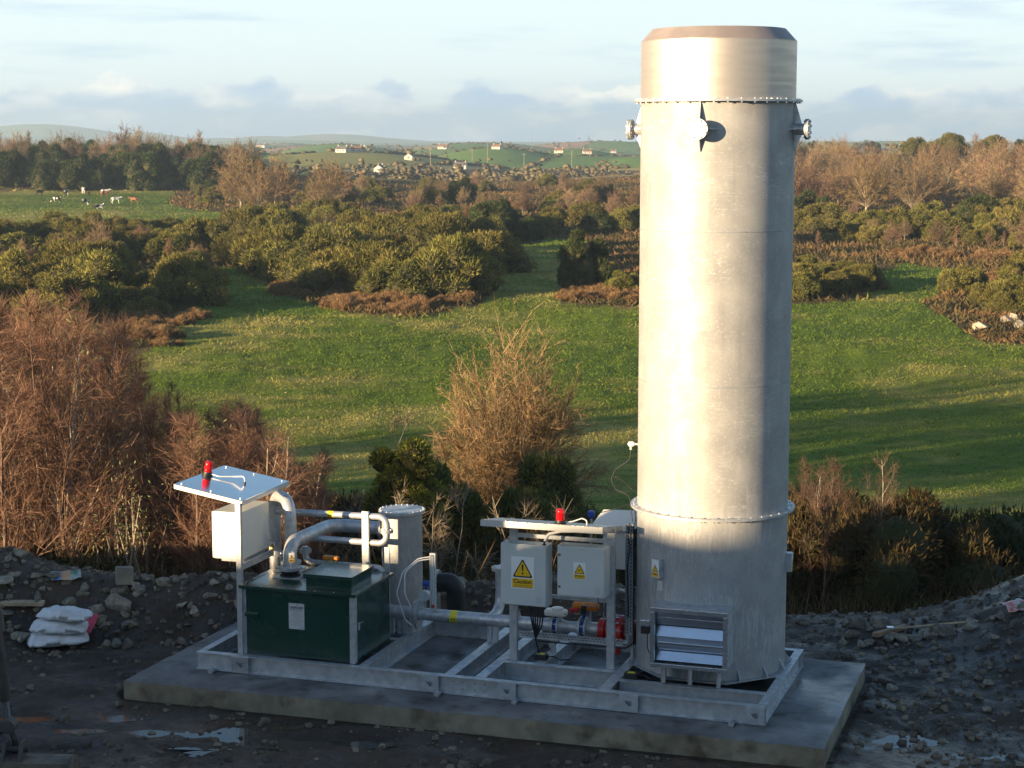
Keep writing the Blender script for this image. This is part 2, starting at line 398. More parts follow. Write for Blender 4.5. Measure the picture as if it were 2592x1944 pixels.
def cover(x, y, z):
    px, py = project(x, y, z)
    col = np.zeros(x.shape+(4,)); n1 = fbm(x/7, y/7, 81, 4); n2 = fbm(x/30, y/30, 83, 3)
    grass = np.stack([.115+.06*n2, .165+.05*n2, .020+0*n2], -1)
    straw = np.array([.34, .29, .095]); t = (.75*sm(n1*.9+n2*1.1+fbm(x/3.5, y/2.0, 87, 3)*.55, -.16, .42))[..., None]
    grass = grass*(1-t)+straw*t
    s = sm(n1+fbm(x/2.0, y/2.0, 85, 2)*.6, -.2, .35)[..., None]
    scrub = np.array([.09, .075, .032])*(1-s)+np.array([.21, .125, .055])*s
    isg = ((inpoly(px+n1*60, py+n1*18, G_MAIN) | inpoly(px, py+n1*8, G_COW)) & (y > 50) & (y < 600)) | ((y > 50) & (y < 230) & (np.abs(px-1106) > 1400))
    rgb = np.where(isg[..., None], grass, scrub)
    rgb = np.where((y < 50)[..., None], np.array([.035, .028, .016])*(1+n1[..., None]), rgb)
    f = y > 640
    if f.any():
        cid, edge = far_cells(x, y); k = (cid*len(PAL)).astype(int).clip(0, len(PAL)-1); fc = PAL[k]*(1+.25*n2[..., None])
        wood = (cid*7.77 % 1 < .22) & (z < -9) & (y < 4000); fc = np.where(wood[..., None], np.array([.085,.065,.035]), fc)
        rgb = np.where(f[..., None], fc, rgb)
    mud = (1-sm(y+n1*1.5, 28.6, 30.2))
    brown = sm(fbm(x/1.3, y/1.3, 91, 3), -.1, .3)[..., None]
    mc = np.array([.030,.020,.0115])*(1-brown)+np.array([.070,.044,.025])*brown
    bank = (sm(y, 26.2, 27.2)*(1-sm(x, -2.5, 0)))[..., None]*.6
    mc = mc*(1-bank)+np.array([.065,.045,.029])*bank
    rgb = rgb*(1-mud[..., None])+mc*mud[..., None]
    col[..., :3] = rgb; col[..., 3] = mud
    return col

def ground_material():
    G = bpy.data.materials.new('earth_and_grass'); G.use_nodes = True; nt = G.node_tree; N = nt.nodes; L = nt.links; b = N['Principled BSDF']
    at = N.new('ShaderNodeVertexColor'); at.layer_name = 'cover'
    tc = N.new('ShaderNodeTexCoord')
    def noise(s, d, r=.6):
        n = N.new('ShaderNodeTexNoise'); n.inputs['Scale'].default_value = s; n.inputs['Detail'].default_value = d; n.inputs['Roughness'].default_value = r
        L.new(tc.outputs['Object'], n.inputs['Vector']); return n.outputs['Fac']
    def rng(x, a, b_, c, d):
        n = N.new('ShaderNodeMapRange'); L.new(x, n.inputs['Value'])
        for k, q in zip(('From Min','From Max','To Min','To Max'), (a, b_, c, d)): n.inputs[k].default_value = q
        return n.outputs[0]
    def mul(a, b_):
        n = N.new('ShaderNodeMath'); n.operation = 'MULTIPLY'; L.new(a, n.inputs[0])
        if isinstance(b_, float): n.inputs[1].default_value = b_
        else: L.new(b_, n.inputs[1])
        return n.outputs[0]
    fine = noise(9, 6); med = noise(1.1, 5); wet = noise(.9, 5, .65)
    v = mul(rng(fine, .3, .7, .72, 1.3), rng(med, .3, .7, .75, 1.25))
    hs = N.new('ShaderNodeHueSaturation'); L.new(at.outputs['Color'], hs.inputs['Color']); L.new(v, hs.inputs['Value']); L.new(hs.outputs[0], b.inputs['Base Color'])
    mx = N.new('ShaderNodeMix'); mx.data_type = 'FLOAT'; L.new(at.outputs['Alpha'], mx.inputs['Factor']); mx.inputs['A'].default_value = .95
    L.new(rng(wet, .42, .60, .30, .85), mx.inputs['B']); L.new(mx.outputs[0], b.inputs['Roughness'])
    ms = N.new('ShaderNodeMix'); ms.data_type = 'FLOAT'; L.new(at.outputs['Alpha'], ms.inputs['Factor']); ms.inputs['A'].default_value = .1; ms.inputs['B'].default_value = .5
    L.new(ms.outputs[0], b.inputs['Specular IOR Level'])
    bp = N.new('ShaderNodeBump'); bp.inputs['Strength'].default_value = .7; bp.inputs['Distance'].default_value = .05; L.new(noise(14, 6), bp.inputs['Height'])
    L.new(bp.outputs[0], b.inputs['Normal'])
    return G
def build_ground():
    az = np.concatenate([np.linspace(-math.pi, -.52, 70, endpoint=False), np.linspace(-.52, .52, 480), np.linspace(.52, math.pi, 71)[1:-1]])
    r = np.concatenate([[.01], np.linspace(2, 18.5, 26), np.arange(18.56, 30.5, .055), np.arange(30.6, 34, .12), np.geomspace(34, 620, 190), np.geomspace(628, 9300, 250)])
    A, R = np.meshgrid(az, r); X = R*np.sin(A); Y = R*np.cos(A); Zz = terr(X, Y)
    C = cover(X, Y, Zz)
    na, nr = len(az), len(r); V = np.stack([X, Y, Zz], -1).reshape(-1, 3)
    i, j = np.meshgrid(np.arange(nr-1), np.arange(na), indexing='ij'); j2 = (j+1) % na
    F = np.stack([i*na+j, i*na+j2, (i+1)*na+j2, (i+1)*na+j], -1).reshape(-1, 4)[:, ::-1]
    me = np_mesh('ground', V, F)
    at = me.color_attributes.new('cover', 'FLOAT_COLOR', 'POINT'); at.data.foreach_set('color', C.reshape(-1, 4).astype(np.float32).ravel())
    return tag(link('ground', me, ground_material(), None, 180), kind='structure')
build_ground()

# unseen bank towards the sun, inferred; its crest is shaped to shade the yard
def build_shade_embankment():
    W = np.array([-70,-50,-40,-35,-32.6,-30.0,-28.4,-27.2,-25.2,-23.2,-21.6,-20.0,-18.9,-18.0,-16.5,-13,-6,6,25,60])
    Hh = np.array([2.2,2.2,2.6,3.2,3.8,4.4,4.9,5.6,5.7,5.8,6.2,6.68,6.98,7.3,7.5,8.0,8.8,9.2,9.0,8.0])
    w = np.arange(-70, 60, .25); hh = np.interp(w, W, Hh)+fbm(w/1.7, w*0, 61, 4)*.5
    sx, sy = math.sin(SUN_AZ), math.cos(SUN_AZ)           # light travels this way
    off = np.array([-26,-18,-12,-7,-4,-2,-.8,0,.8,2,4,7,11]); fr = np.array([0,.25,.5,.72,.86,.95,.99,1,.98,.9,.72,.38,0])
    V = []
    for k, (o, f) in enumerate(zip(off, fr)):
        s = -25.0+o+fbm(w/3, w*0+k, 67, 2)*.8*(f < .98)
        z = -.6+(hh+.6)*f+(fbm(w/1.2, w*0+k*3.1, 69, 3)*.5*(0 < f < .98))
        V.append(np.stack([s*sx+w*sy, s*sy-w*sx, z], -1))
    V = np.array(V); n, m = V.shape[:2]; i, j = np.meshgrid(np.arange(n-1), np.arange(m-1), indexing='ij')
    F = np.stack([i*m+j, i*m+j+1, (i+1)*m+j+1, (i+1)*m+j], -1).reshape(-1, 4)
    me = np_mesh('shade_embankment', V.reshape(-1, 3), F)
    M['spoil'] = mat('spoil_earth', (.06,.05,.04), (.10,.08,.06), 1.5, .9, bump=.8, bscale=4, bdist=.1)
    tag(link('shade_embankment', me, M['spoil'], None, 180), kind='structure')
build_shade_embankment()

# puddles: flat water that the mud pokes through
M['water'] = mat('muddy_water', (.045,.037,.028), None, rough=.06)
for cx, cy, rx, ry in PUD:
    n = 26; mb = MB(); rr = random.Random(int(cx*100)); mb.add([(0,0,0)]+[(rx*1.5*math.cos(2*math.pi*k/n)*rr.uniform(.85,1.1), ry*1.5*math.sin(2*math.pi*k/n)*rr.uniform(.85,1.1), 0) for k in range(n)], [(0,k+1,(k+1)%n+1) for k in range(n)])
    o = link('puddle', mesh_of('puddle', mb), M['water']); o.location = (cx, cy, (-.252 if cx > 0 else -.262)+.0025*PUD.index((cx,cy,rx,ry))); o.rotation_euler = (0,0,.08); tag(o, kind='structure')

# ------------------------------------------------------------------ concrete slab
def concrete(name, c1, c2, wet):
    K = bpy.data.materials.new(name); K.use_nodes = True; nt = K.node_tree; N = nt.nodes; L = nt.links; b = N['Principled BSDF']
    tc = N.new('ShaderNodeTexCoord')
    def noise(s, d, st=None):
        n = N.new('ShaderNodeTexNoise'); n.inputs['Scale'].default_value = s; n.inputs['Detail'].default_value = d
        if st:
            mp = N.new('ShaderNodeMapping'); mp.inputs['Scale'].default_value = st; L.new(tc.outputs['Object'], mp.inputs[0]); L.new(mp.outputs[0], n.inputs['Vector'])
        else: L.new(tc.outputs['Object'], n.inputs['Vector'])
        return n.outputs['Fac']
    def ramp(x, pts):
        r = N.new('ShaderNodeValToRGB'); e = r.color_ramp.elements
        while len(e) < len(pts): e.new(.5)
        for q, (p, c) in zip(e, pts): q.position = p; q.color = (*c, 1)
        L.new(x, r.inputs[0]); return r.outputs[0]
    base = ramp(noise(1.4, 6), [(.34, c1), (.62, c2)])
    brush = ramp(noise(5, 3, (1, 14, 1)), [(.35, (.8,.8,.8)), (.65, (1.12,1.12,1.12))])
    dirt = ramp(noise(3.1, 7), [(.52, (1,1,1)), (.70, (.42,.36,.30))])
    a = N.new('ShaderNodeMix'); a.data_type = 'RGBA'; a.blend_type = 'MULTIPLY'; a.inputs['Factor'].default_value = 1; L.new(base, a.inputs['A']); L.new(brush, a.inputs['B'])
    c = N.new('ShaderNodeMix'); c.data_type = 'RGBA'; c.blend_type = 'MULTIPLY'; c.inputs['Factor'].default_value = 1; L.new(a.outputs['Result'], c.inputs['A']); L.new(dirt, c.inputs['B'])
    L.new(c.outputs['Result'], b.inputs['Base Color'])
    mr = N.new('ShaderNodeMapRange'); L.new(noise(.9, 5), mr.inputs['Value']); mr.inputs['From Min'].default_value = .38; mr.inputs['From Max'].default_value = .6
    mr.inputs['To Min'].default_value = .25 if wet else .75; mr.inputs['To Max'].default_value = .8 if wet else .9; L.new(mr.outputs[0], b.inputs['Roughness'])
    bp = N.new('ShaderNodeBump'); bp.inputs['Strength'].default_value = .35; bp.inputs['Distance'].default_value = .01; L.new(noise(26, 5), bp.inputs['Height']); L.new(bp.outputs[0], b.inputs['Normal'])
    return K
def build_slab():
    C = [Vector((-.66,-.75,0)), Vector((8.44,-.57,0)), Vector((8.40,3.13,0)), Vector((-.63,3.08,0))]
    nu, nv = 120, 48; V = []; F = []; mi = []
    for j in range(nv+1):
        for i in range(nu+1):
            s, t = i/nu, j/nv; p = (C[0]*(1-s)+C[1]*s)*(1-t)+(C[3]*(1-s)+C[2]*s)*t
            e = min(s*9, (1-s)*9, t*3.8, (1-t)*3.8); z = float(fbm(np.array([p.x*1.5]), np.array([p.y*1.5]), 3, 3)[0])*.012
            if e < .02:
                q = float(fbm(np.array([p.x*3]), np.array([p.y*3]), 9, 3)[0]); z -= .012+q*.02
                p += Vector(((s-.5)*2*q*.02 if s in (0,1) else 0, (t-.5)*2*q*.02 if t in (0,1) else 0, 0))
            V.append((p.x, p.y, z))
    for j in range(nv):
        for i in range(nu): a = j*(nu+1)+i; F.append((a, a+1, a+nu+2, a+nu+1)); mi.append(0)
    ring = [i for i in range(nu+1)]+[j*(nu+1)+nu for j in range(1, nv+1)]+[nv*(nu+1)+i for i in range(nu-1, -1, -1)]+[j*(nu+1) for j in range(nv-1, 0, -1)]
    b0 = len(V)
    for k in ring: V.append((V[k][0], V[k][1], -.42))
    n = len(ring)
    for k in range(n): F.append((ring[k], b0+k, b0+(k+1)%n, ring[(k+1)%n])); mi.append(1)
    me = bpy.data.meshes.new('concrete_slab'); me.from_pydata(V, [], F); me.materials.append(concrete('brushed_concrete', (.075,.075,.076), (.19,.19,.193), True)); me.materials.append(concrete('cast_concrete_edge', (.17,.145,.10), (.30,.26,.185), False))
    me.polygons.foreach_set('material_index', mi)
    o = link('concrete_slab', me, None, None, 40); o.location = S(0,0,0); o.rotation_euler = (0,0,-ROT)
    tag(o, 'wet grey concrete slab with a muddy edge carrying the whole gas plant', 'slab')
build_slab()

# ------------------------------------------------------------------ the plant
def stack_mat(name, lower):
    K = bpy.data.materials.new(name); K.use_nodes = True; nt = K.node_tree; N = nt.nodes; L = nt.links; b = N['Principled BSDF']
    tc = N.new('ShaderNodeTexCoord')
    def noise(s, d, st=(1,1,1), rough=.55, dist=0.0, off=(0,0,0)):
        n = N.new('ShaderNodeTexNoise'); n.inputs['Scale'].default_value = s; n.inputs['Detail'].default_value = d; n.inputs['Roughness'].default_value = rough; n.inputs['Distortion'].default_value = dist
        mp = N.new('ShaderNodeMapping'); mp.inputs['Scale'].default_value = st; mp.inputs['Location'].default_value = off
        L.new(tc.outputs['Object'], mp.inputs[0]); L.new(mp.outputs[0], n.inputs['Vector']); return n.outputs['Fac']
    def rng(x, a, b_, c=0.0, d=1.0):
        n = N.new('ShaderNodeMapRange'); L.new(x, n.inputs['Value'])
        for k, q in zip(('From Min','From Max','To Min','To Max'), (a, b_, c, d)): n.inputs[k].default_value = q
        return n.outputs[0]
    def mth(op, a, b_):
        n = N.new('ShaderNodeMath'); n.operation = op
        for i, q in enumerate((a, b_)):
            if isinstance(q, (int, float)): n.inputs[i].default_value = q
            else: L.new(q, n.inputs[i])
        return n.outputs[0]
    def mix(f, a, b_):
        n = N.new('ShaderNodeMix'); n.data_type = 'RGBA'
        if isinstance(f, float): n.inputs['Factor'].default_value = f
        else: L.new(f, n.inputs['Factor'])
        for k, q in (('A', a), ('B', b_)):
            if isinstance(q, tuple): n.inputs[k].default_value = (*q, 1)
            else: L.new(q, n.inputs[k])
        return n.outputs['Result']
    c = mix(rng(noise(2.2, 6), .35, .65), (.39,.39,.38), (.29,.295,.30))
    c = mix(rng(noise(34, 3), .55, .75, 0, .55), c, (.53,.53,.52))                       # spangle
    c = mix(rng(noise(2.6, 5, (1,1,.35)), .58, .72, 0, .5), c, (.51,.51,.50))            # pale drips
    def lines(st, w, msk):
        n = noise(1.0, 2.5, st, .5, .25); d = mth('ABSOLUTE', mth('SUBTRACT', n, .5), 0); return mth('MULTIPLY', rng(d, 0, w, 1, 0), msk)
    if not lower:
        msk = mth('MULTIPLY', rng(noise(1.3, 2, off=(3,1,2)), .42, .56), rng(noise(5, 3, (1,1,2)), .38, .56))
        c = mix(mth('MULTIPLY', lines((3.0,3.0,24), .020, msk), .6), c, (.68,.68,.66))
        c = mix(rng(noise(1.0, 5, (7,7,.5), off=(1,8,3)), .54, .72, 0, .35), c, (.22,.225,.23))   # rain streaks
    else:
        w = noise(1.5, 4, (1,1,1), .5, 1.6); band = rng(mth('ABSOLUTE', mth('SUBTRACT', w, .5), 0), 0, .05, 1, 0)
        c = mix(mth('MULTIPLY', band, .28), c, (.26,.275,.30))
        c = mix(rng(noise(1.6, 4, off=(5,2,9)), .5, .68, 0, .6), c, (.28,.30,.33))
        msk = rng(noise(1.1, 2, off=(7,4,1)), .40, .55)
        c = mix(mth('MULTIPLY', lines((16,16,2.2), .05, msk), .35), c, (.66,.67,.69))
    L.new(c, b.inputs['Base Color']); b.inputs['Metallic'].default_value = .20
    L.new(rng(noise(6, 5), .3, .7, .50, .66), b.inputs['Roughness'])
    bp = N.new('ShaderNodeBump'); bp.inputs['Strength'].default_value = .12; bp.inputs['Distance'].default_value = .006; L.new(noise(45, 4), bp.inputs['Height']); L.new(bp.outputs[0], b.inputs['Normal'])
    return K
M['stack'] = stack_mat('scratched_galvanised_shell', False); M['stacklow'] = stack_mat('stained_galvanised_base', True)

def ring_bolts(mb, c, R, z, n, r=.013, both=True, h=.016):
    for k in range(n):
        q = 2*math.pi*(k+.5)/n; p = (c[0]+R*math.cos(q), c[1]+R*math.sin(q))
        mb.bolt((*p, z[1]), (0,0,1), r, h)
        if both: mb.bolt((*p, z[0]), (0,0,-1), r, h)
def flange(mb, p, d, R, t, nb, rb=.011, r_in=0):
    p = Vector(p); d = Vector(d).normalized(); mb.cyl(p-d*t, p-d*.002, R, n=28); mb.cyl(p+d*.002, p+d*t, R, n=28)
    a = Vector((0,0,1)) if abs(d.z) < .9 else Vector((1,0,0)); x = (a-d*a.dot(d)).normalized(); y = d.cross(x)
    for k in range(nb):
        q = 2*math.pi*(k+.5)/nb; c = p+(x*math.cos(q)+y*math.sin(q))*(R*.82); mb.bolt(c+d*t, d, rb, .014); mb.bolt(c-d*t, -d, rb, .014)

# ---- flare stack
CX, CY, RS = 6.57, 1.75, .965
st = thing('flare_stack', 'tall round galvanised flare stack with a stainless cowl and bolted flanges', 'flare stack', CX, CY, .23)
def shell(z0, z1, R, t=.012): return MB().lathe([(R, z0), (R, z1), (R-t, z1), (R-t, z0)], (CX, CY), 128, True)
part('base_section', shell(.255, 2.295, RS), M['stacklow'], st, 40)
oc = [(CX+1.0/math.cos(math.pi/8)*math.cos(math.pi/8+k*math.pi/4), CY+1.0/math.cos(math.pi/8)*math.sin(math.pi/8+k*math.pi/4)) for k in range(8)]
part('base_plate', MB().prism([(x, y, .235) for x, y in oc], (0,0,.018)), M['galv_dark'], st, 0)
for k in range(16):
    q = 2*math.pi*(k+.5)/16; dx, dy = math.cos(q), math.sin(q); w = .006
    if math.radians(232) < q < math.radians(300): continue          # the damper stands here
    p = lambda r, z, s: (CX+dx*r-dy*s*w, CY+dy*r+dx*s*w, z)
    mb = MB().prism([p(RS-.002,.254,-1), p(RS+.085,.254,-1), p(RS+.07,.285,-1), p(RS-.002,.40,-1)], Vector((-dy*2*w, dx*2*w, 0)))
    part('gusset', mb, M['galv'], st, 0)
f1 = part('lower_flange', MB().lathe([(RS-.01,2.295),(RS+.085,2.295),(RS+.085,2.31),(RS+.088,2.312),(RS+.088,2.326),(RS-.01,2.326)], (CX, CY), 128, True), M['galv'], st, 40)
mb = MB(); ring_bolts(mb, (CX, CY), RS+.052, (2.295, 2.326), 40); part('bolt_ring', mb, M['bright'], f1, 30)['kind'] = 'stuff'
part('shell_section', shell(2.326, 3.963, RS), M['stack'], st, 40)
part('weld_seam', MB().lathe([(RS+.001,3.956),(RS+.005,3.963),(RS+.001,3.970),(RS-.006,3.963)], (CX,CY), 96, True), M['galv_dark'], st, 60)
part('shell_section', shell(3.963, 5.868, RS-.0005), M['stack'], st, 40)
part('weld_seam', MB().lathe([(RS+.001,5.861),(RS+.005,5.868),(RS+.001,5.875),(RS-.006,5.868)], (CX,CY), 96, True), M['galv_dark'], st, 60)
part('shell_section', shell(5.868, 7.445, RS), M['stack'], st, 40)
f2 = part('upper_flange', MB().lathe([(RS-.01,7.445),(RS+.085,7.445),(RS+.085,7.458),(RS+.088,7.459),(RS+.088,7.472),(RS-.01,7.472)], (CX, CY), 128, True), M['galv'], st, 40)
mb = MB(); ring_bolts(mb, (CX, CY), RS+.055, (7.445, 7.472), 38); part('bolt_ring', mb, M['bright'], f2, 30)['kind'] = 'stuff'
cw = part('cowl', shell(7.472, 8.195, RS+.004), M['stainless'], st, 40)
M['heat'] = mat('heat_tinted_stainless', (.30,.26,.25), (.36,.31,.29), 3, .5, .6, metal=.35)
cn = part('cowl_rim', MB().lathe([(RS+.006,8.190),(.83,8.345),(.82,8.345),(RS-.01,8.180)], (CX, CY), 128, True), M['heat'], cw, 30)
for nm, d in (('front',(0,-1,0)),('right',(1,0,0)),('back',(0,1,0)),('left',(-1,0,0))):
    d = Vector(d); c = Vector((CX, CY, 7.11))
    nz = part('nozzle', MB().cyl(c+d*(RS-.03), c+d*(RS+.14), .07, n=28), M['galv_pipe'], st, 40)
    mb = MB(); flange(mb, c+d*(RS+.165), d, .128, .024, 8, .013); part('blind_flange', mb, M['galv'], nz, 40)
    s = Vector((-d.y, d.x, 0)); up = Vector((0,0,1)); w = .005
    for e, a, b_ in ((up, .07, .33), (-up, .07, .27), (s, .07, .22), (-s, .07, .22)):
        n_ = d.cross(e)*w; n0 = c-n_
        def surf(t, out):                               # points on the shell beside the nozzle
            p = c+e*t; 
            if abs(e.z) > .5: return p+d*(RS-.004+out)-n_
            return p+d*(math.sqrt(RS*RS-t*t)-.004+out)-n_
        part('stiffener', MB().prism([surf(a,0), surf(a,.10), surf(b_,.02), surf(b_,0)], n_*2), M['galv'], nz, 0)
# louvre damper
lv0, lu0, lu1, lz0, lz1 = .42, 6.115, 7.05, .495, 1.225
dp = part('louvre_damper', MB().box(lu0,lu1,lv0+.06,lv0+.48,lz1-.004,lz1).box(lu0,lu1,lv0+.06,lv0+.48,lz0,lz0+.004).box(lu0,lu0+.004,lv0+.06,lv0+.6,lz0+.004,lz1-.004).box(lu1-.004,lu1,lv0+.06,lv0+.6,lz0+.004,lz1-.004), M['galv'], st, 0)
fw = .045
part('damper_frame', MB().box(lu0-.02,lu1+.02,lv0,lv0+.06,lz1-fw,lz1+.012).box(lu0-.02,lu1+.02,lv0,lv0+.06,lz0-.012,lz0+fw*.8).box(lu0-.02,lu0+fw-.01,lv0+.001,lv0+.06,lz0+fw*.8,lz1-fw).box(lu1-fw+.01,lu1+.02,lv0+.001,lv0+.06,lz0+fw*.8,lz1-fw), M['bright'], dp, 0, .003)
zz = lz1-fw-.004; bl0, bl1 = lu0+fw-.008, lu1-fw+.008
M['blade'] = mat('bright_blade', (.74,.76,.80), (.66,.68,.72), 5, .16, .24, metal=1.0)
for k, (hh, tilt) in enumerate(((.185, -.055), (.135, .085), (.185, -.055), (.122, .085))):
    y0 = lv0+.085; ya, yb = (y0, y0-tilt) if tilt < 0 else (y0+tilt, y0)       # top depth, bottom depth
    if tilt < 0: ya, yb = y0, y0+.055
    mb = MB().hexa([(bl0,yb,zz-hh+.004),(bl1,yb,zz-hh+.004),(bl1,yb+.006,zz-hh+.004),(bl0,yb+.006,zz-hh+.004),(bl0,ya,zz),(bl1,ya,zz),(bl1,ya+.006,zz),(bl0,ya+.006,zz)])
    ym = (ya+yb)/2; zm = zz-hh/2
    if tilt < 0: mb.box(bl0,bl1,ym-.012,ym-.001,zm-.012,zm+.012)
    part('blade', mb, M['blade'], dp, 0); zz -= hh
act = part('damper_actuator', MB().box(lu0-.13,lu0-.025,lv0-.03,lv0+.07,.90,1.06), M['black'], dp, 0, .006)
part('actuator_cover', MB().box(lu0-.135,lu0-.02,lv0-.035,lv0+.075,1.0,1.075), M['bright'], act, 0, .005)
part('actuator_cable', MB().tube(fillet([(lu0-.05,lv0,.90),(lu0-.05,lv0-.005,.72),(lu0-.015,lv0+.03,.62)], .05), .007, 6), M['black'], act, 60)
for uu in (6.22, 6.56, 6.92): part('damper_leg', MB().box(uu-.006,uu+.006,lv0+.12,lv0+.36,.253,.493).box(uu-.006,uu+.05,lv0+.12,lv0+.126,.255,.49), M['galv'], dp, 0)

def sign(root, c, n, w, h, split, word, small, mark, thick=.004):
    """printed warning sign: c centre, n outward normal (skid frame), upper white panel with a triangle, lower yellow panel"""
    c = Vector(c); n = Vector(n).normalized(); ey = Vector((0,0,1)); ex = ey.cross(n).normalized()*1.0
    P = lambda x, y, o: c+ex*x+ey*y+n*o
    mb = MB(); mb.hexa([P(-w/2,-h/2,0),P(w/2,-h/2,0),P(w/2,-h/2,thick),P(-w/2,-h/2,thick),P(-w/2,h/2,0),P(w/2,h/2,0),P(w/2,h/2,thick),P(-w/2,h/2,thick)])
    s = part('warning_sign', mb, M['signwhite'], root, 0)
    o = thick+.0012
    y1 = -h/2+h*split; mb = MB(); m_ = w*.045; mb.prism([P(-w/2+m_,-h/2+m_,o), P(w/2-m_,-h/2+m_,o), P(w/2-m_,y1,o), P(-w/2+m_,y1,o)], n*.0006)
    part('yellow_panel', mb, M['yellow'], s, 0)
    tb, tt = y1+h*.035, h/2-h*.05; tw = min(w*.45, (tt-tb)*.60); tt = min(tt, tb+tw/.56)
    def tri(k, q, nm, mt):
        g = (tt-tb); cx, cy = 0, tb+g*.36
        pts = [(-tw, tb), (tw, tb), (0, tt)]; pts = [((x-cx)*k+cx, (y-cy)*k+cy) for x, y in pts]
        pp = []
        for i in range(3):
            a, b_, d_ = pts[i-1], pts[i], pts[(i+1)%3]; e = .07
            pp += [P(b_[0]+(a[0]-b_[0])*e, b_[1]+(a[1]-b_[1])*e, q), P(b_[0]+(d_[0]-b_[0])*e, b_[1]+(d_[1]-b_[1])*e, q)]
        part(nm, MB().prism(pp, n*.0005), mt, s, 0)
    tri(1.0, o, 'triangle_border', M['print']); tri(.80, o+.001, 'triangle', M['yellow'])
    g = tt-tb; o2 = o+.002
    mb = MB()
    if mark == '!':
        mb.prism([P(-.016*g/.5,tb+g*.34,o2), P(.016*g/.5,tb+g*.34,o2), P(.05*g,tb+g*.60,o2), P(.045*g,tb+g*.68,o2), P(-.045*g,tb+g*.68,o2), P(-.05*g,tb+g*.60,o2)], n*.0005)
        mb.prism([P(.055*g*math.cos(k*math.pi/6),tb+g*.22+.055*g*math.sin(k*math.pi/6),o2) for k in range(12)], n*.0005)
    else:
        mb.prism([P(-.20*g,tb+g*.22,o2), P(.16*g,tb+g*.38,o2), P(.20*g,tb+g*.46,o2), P(.15*g,tb+g*.44,o2), P(-.20*g,tb+g*.30,o2)], n*.0005)
    part('symbol', mb, M['print'], s, 0)
    ph = y1+h/2-m_
    k = len(small); yw = -h/2+m_+ph*(.66 if k else .5)
    lettering(word, ph*.62 if k == 2 else ph*.5, M['print'], s, P(0, yw, o2), ex, ey, w*.78, bold=.0015)
    for i, t in enumerate(small): lettering(t, ph*.19, M['print'], s, P(0, -h/2+m_+ph*((.28 if k == 2 else .22)-.20*i), o2), ex, ey, w*(.82 if i else (.66 if k == 2 else .8 if len(t) > 6 else .25)))
    return s
def data_plate(root, c, n, w, h, rows, name='data_plate', head=True):
    c = Vector(c); n = Vector(n).normalized(); ey = Vector((0,0,1)); ex = ey.cross(n).normalized(); P = lambda x, y, o: c+ex*x+ey*y+n*o
    mb = MB(); t = .003; mb.hexa([P(-w/2,-h/2,0),P(w/2,-h/2,0),P(w/2,-h/2,t),P(-w/2,-h/2,t),P(-w/2,h/2,0),P(w/2,h/2,0),P(w/2,h/2,t),P(-w/2,h/2,t)])
    s = part(name, mb, M['plate'], root, 0)
    r = random.Random(rows); mb = MB()
    for k in range(rows):
        y = h*.22-(h*.62)*k/rows; ww = w*r.uniform(.45,.8)/2; mb.prism([P(-ww,y-h*.008,t+.001),P(ww,y-h*.008,t+.001),P(ww,y+h*.008,t+.001),P(-ww,y+h*.008,t+.001)], n*.0004)
    part('small_print', mb, M['greyprint'], s, 0); return s
# signs on the stack stand on small brackets
for ang, zc in ((-30, 1.63), (93, 1.62)):
    a = math.radians(ang); n = Vector((math.sin(a), -math.cos(a), 0)); c = Vector((CX, CY, zc))+n*(RS+.075)
    ex = Vector((0,0,1)).cross(n)
    mb = MB(); b0 = c-n*.08; w, h = .066, .118
    mb.hexa([b0-ex*w-Vector((0,0,h)), b0+ex*w-Vector((0,0,h)), c+ex*w-Vector((0,0,h)), c-ex*w-Vector((0,0,h)), b0-ex*w+Vector((0,0,h)), b0+ex*w+Vector((0,0,h)), c+ex*w+Vector((0,0,h)), c-ex*w+Vector((0,0,h))])
    bx_ = part('sign_bracket', mb, M['galv'], st, 0); 
    sign(st, c+n*.001, n, .122, .225, .27, 'Caution', ['Hot'], '!')
a = math.radians(-29); n = Vector((math.sin(a), -math.cos(a), 0)); data_plate(st, Vector((CX, CY, 1.40))+n*(RS+.004), n, .085, .12, 6)
# thermocouple on the side
tcp = part('thermocouple', MB().cyl((CX-RS+.02,CY-.1,3.065),(CX-RS-.06,CY-.1,3.065),.016,n=12), M['galv'], st, 40)
part('thermocouple_head', MB().tube([(CX-RS-.05,CY-.1,3.065),(CX-RS-.07,CY-.1,3.065),(CX-RS-.12,CY-.1,3.06),(CX-RS-.135,CY-.1,3.055)], [.02,.036,.036,.02], 14).cyl((CX-RS-.10,CY-.1,3.05),(CX-RS-.10,CY-.1,2.99),.014,n=10), M['white'], tcp, 40)
part('cable', MB().tube(fillet([(CX-RS-.10,CY-.1,3.0),(CX-RS-.11,CY-.1,2.86),(CX-RS-.30,CY-.12,2.72),(CX-RS-.36,CY-.14,2.58),(CX-RS-.28,CY-.14,2.45),(CX-RS-.10,CY-.14,2.40),(CX-RS-.06,CY-.14,2.05)], .12), .007, 6), M['black'], tcp, 60)
part('cable', MB().tube(fillet([(CX-RS-.06,CY-.12,2.46),(CX-RS-.18,CY-.12,2.56),(CX-RS-.30,CY-.12,2.63),(CX-RS-.36,CY-.12,2.60)], .08), .006, 6), M['black'], tcp, 60)
part('conduit', MB().cyl((CX-RS-.005,CY+.02,2.4),(CX-RS-.005,CY+.02,5.2),.012,n=8), M['galv'], st, 40)

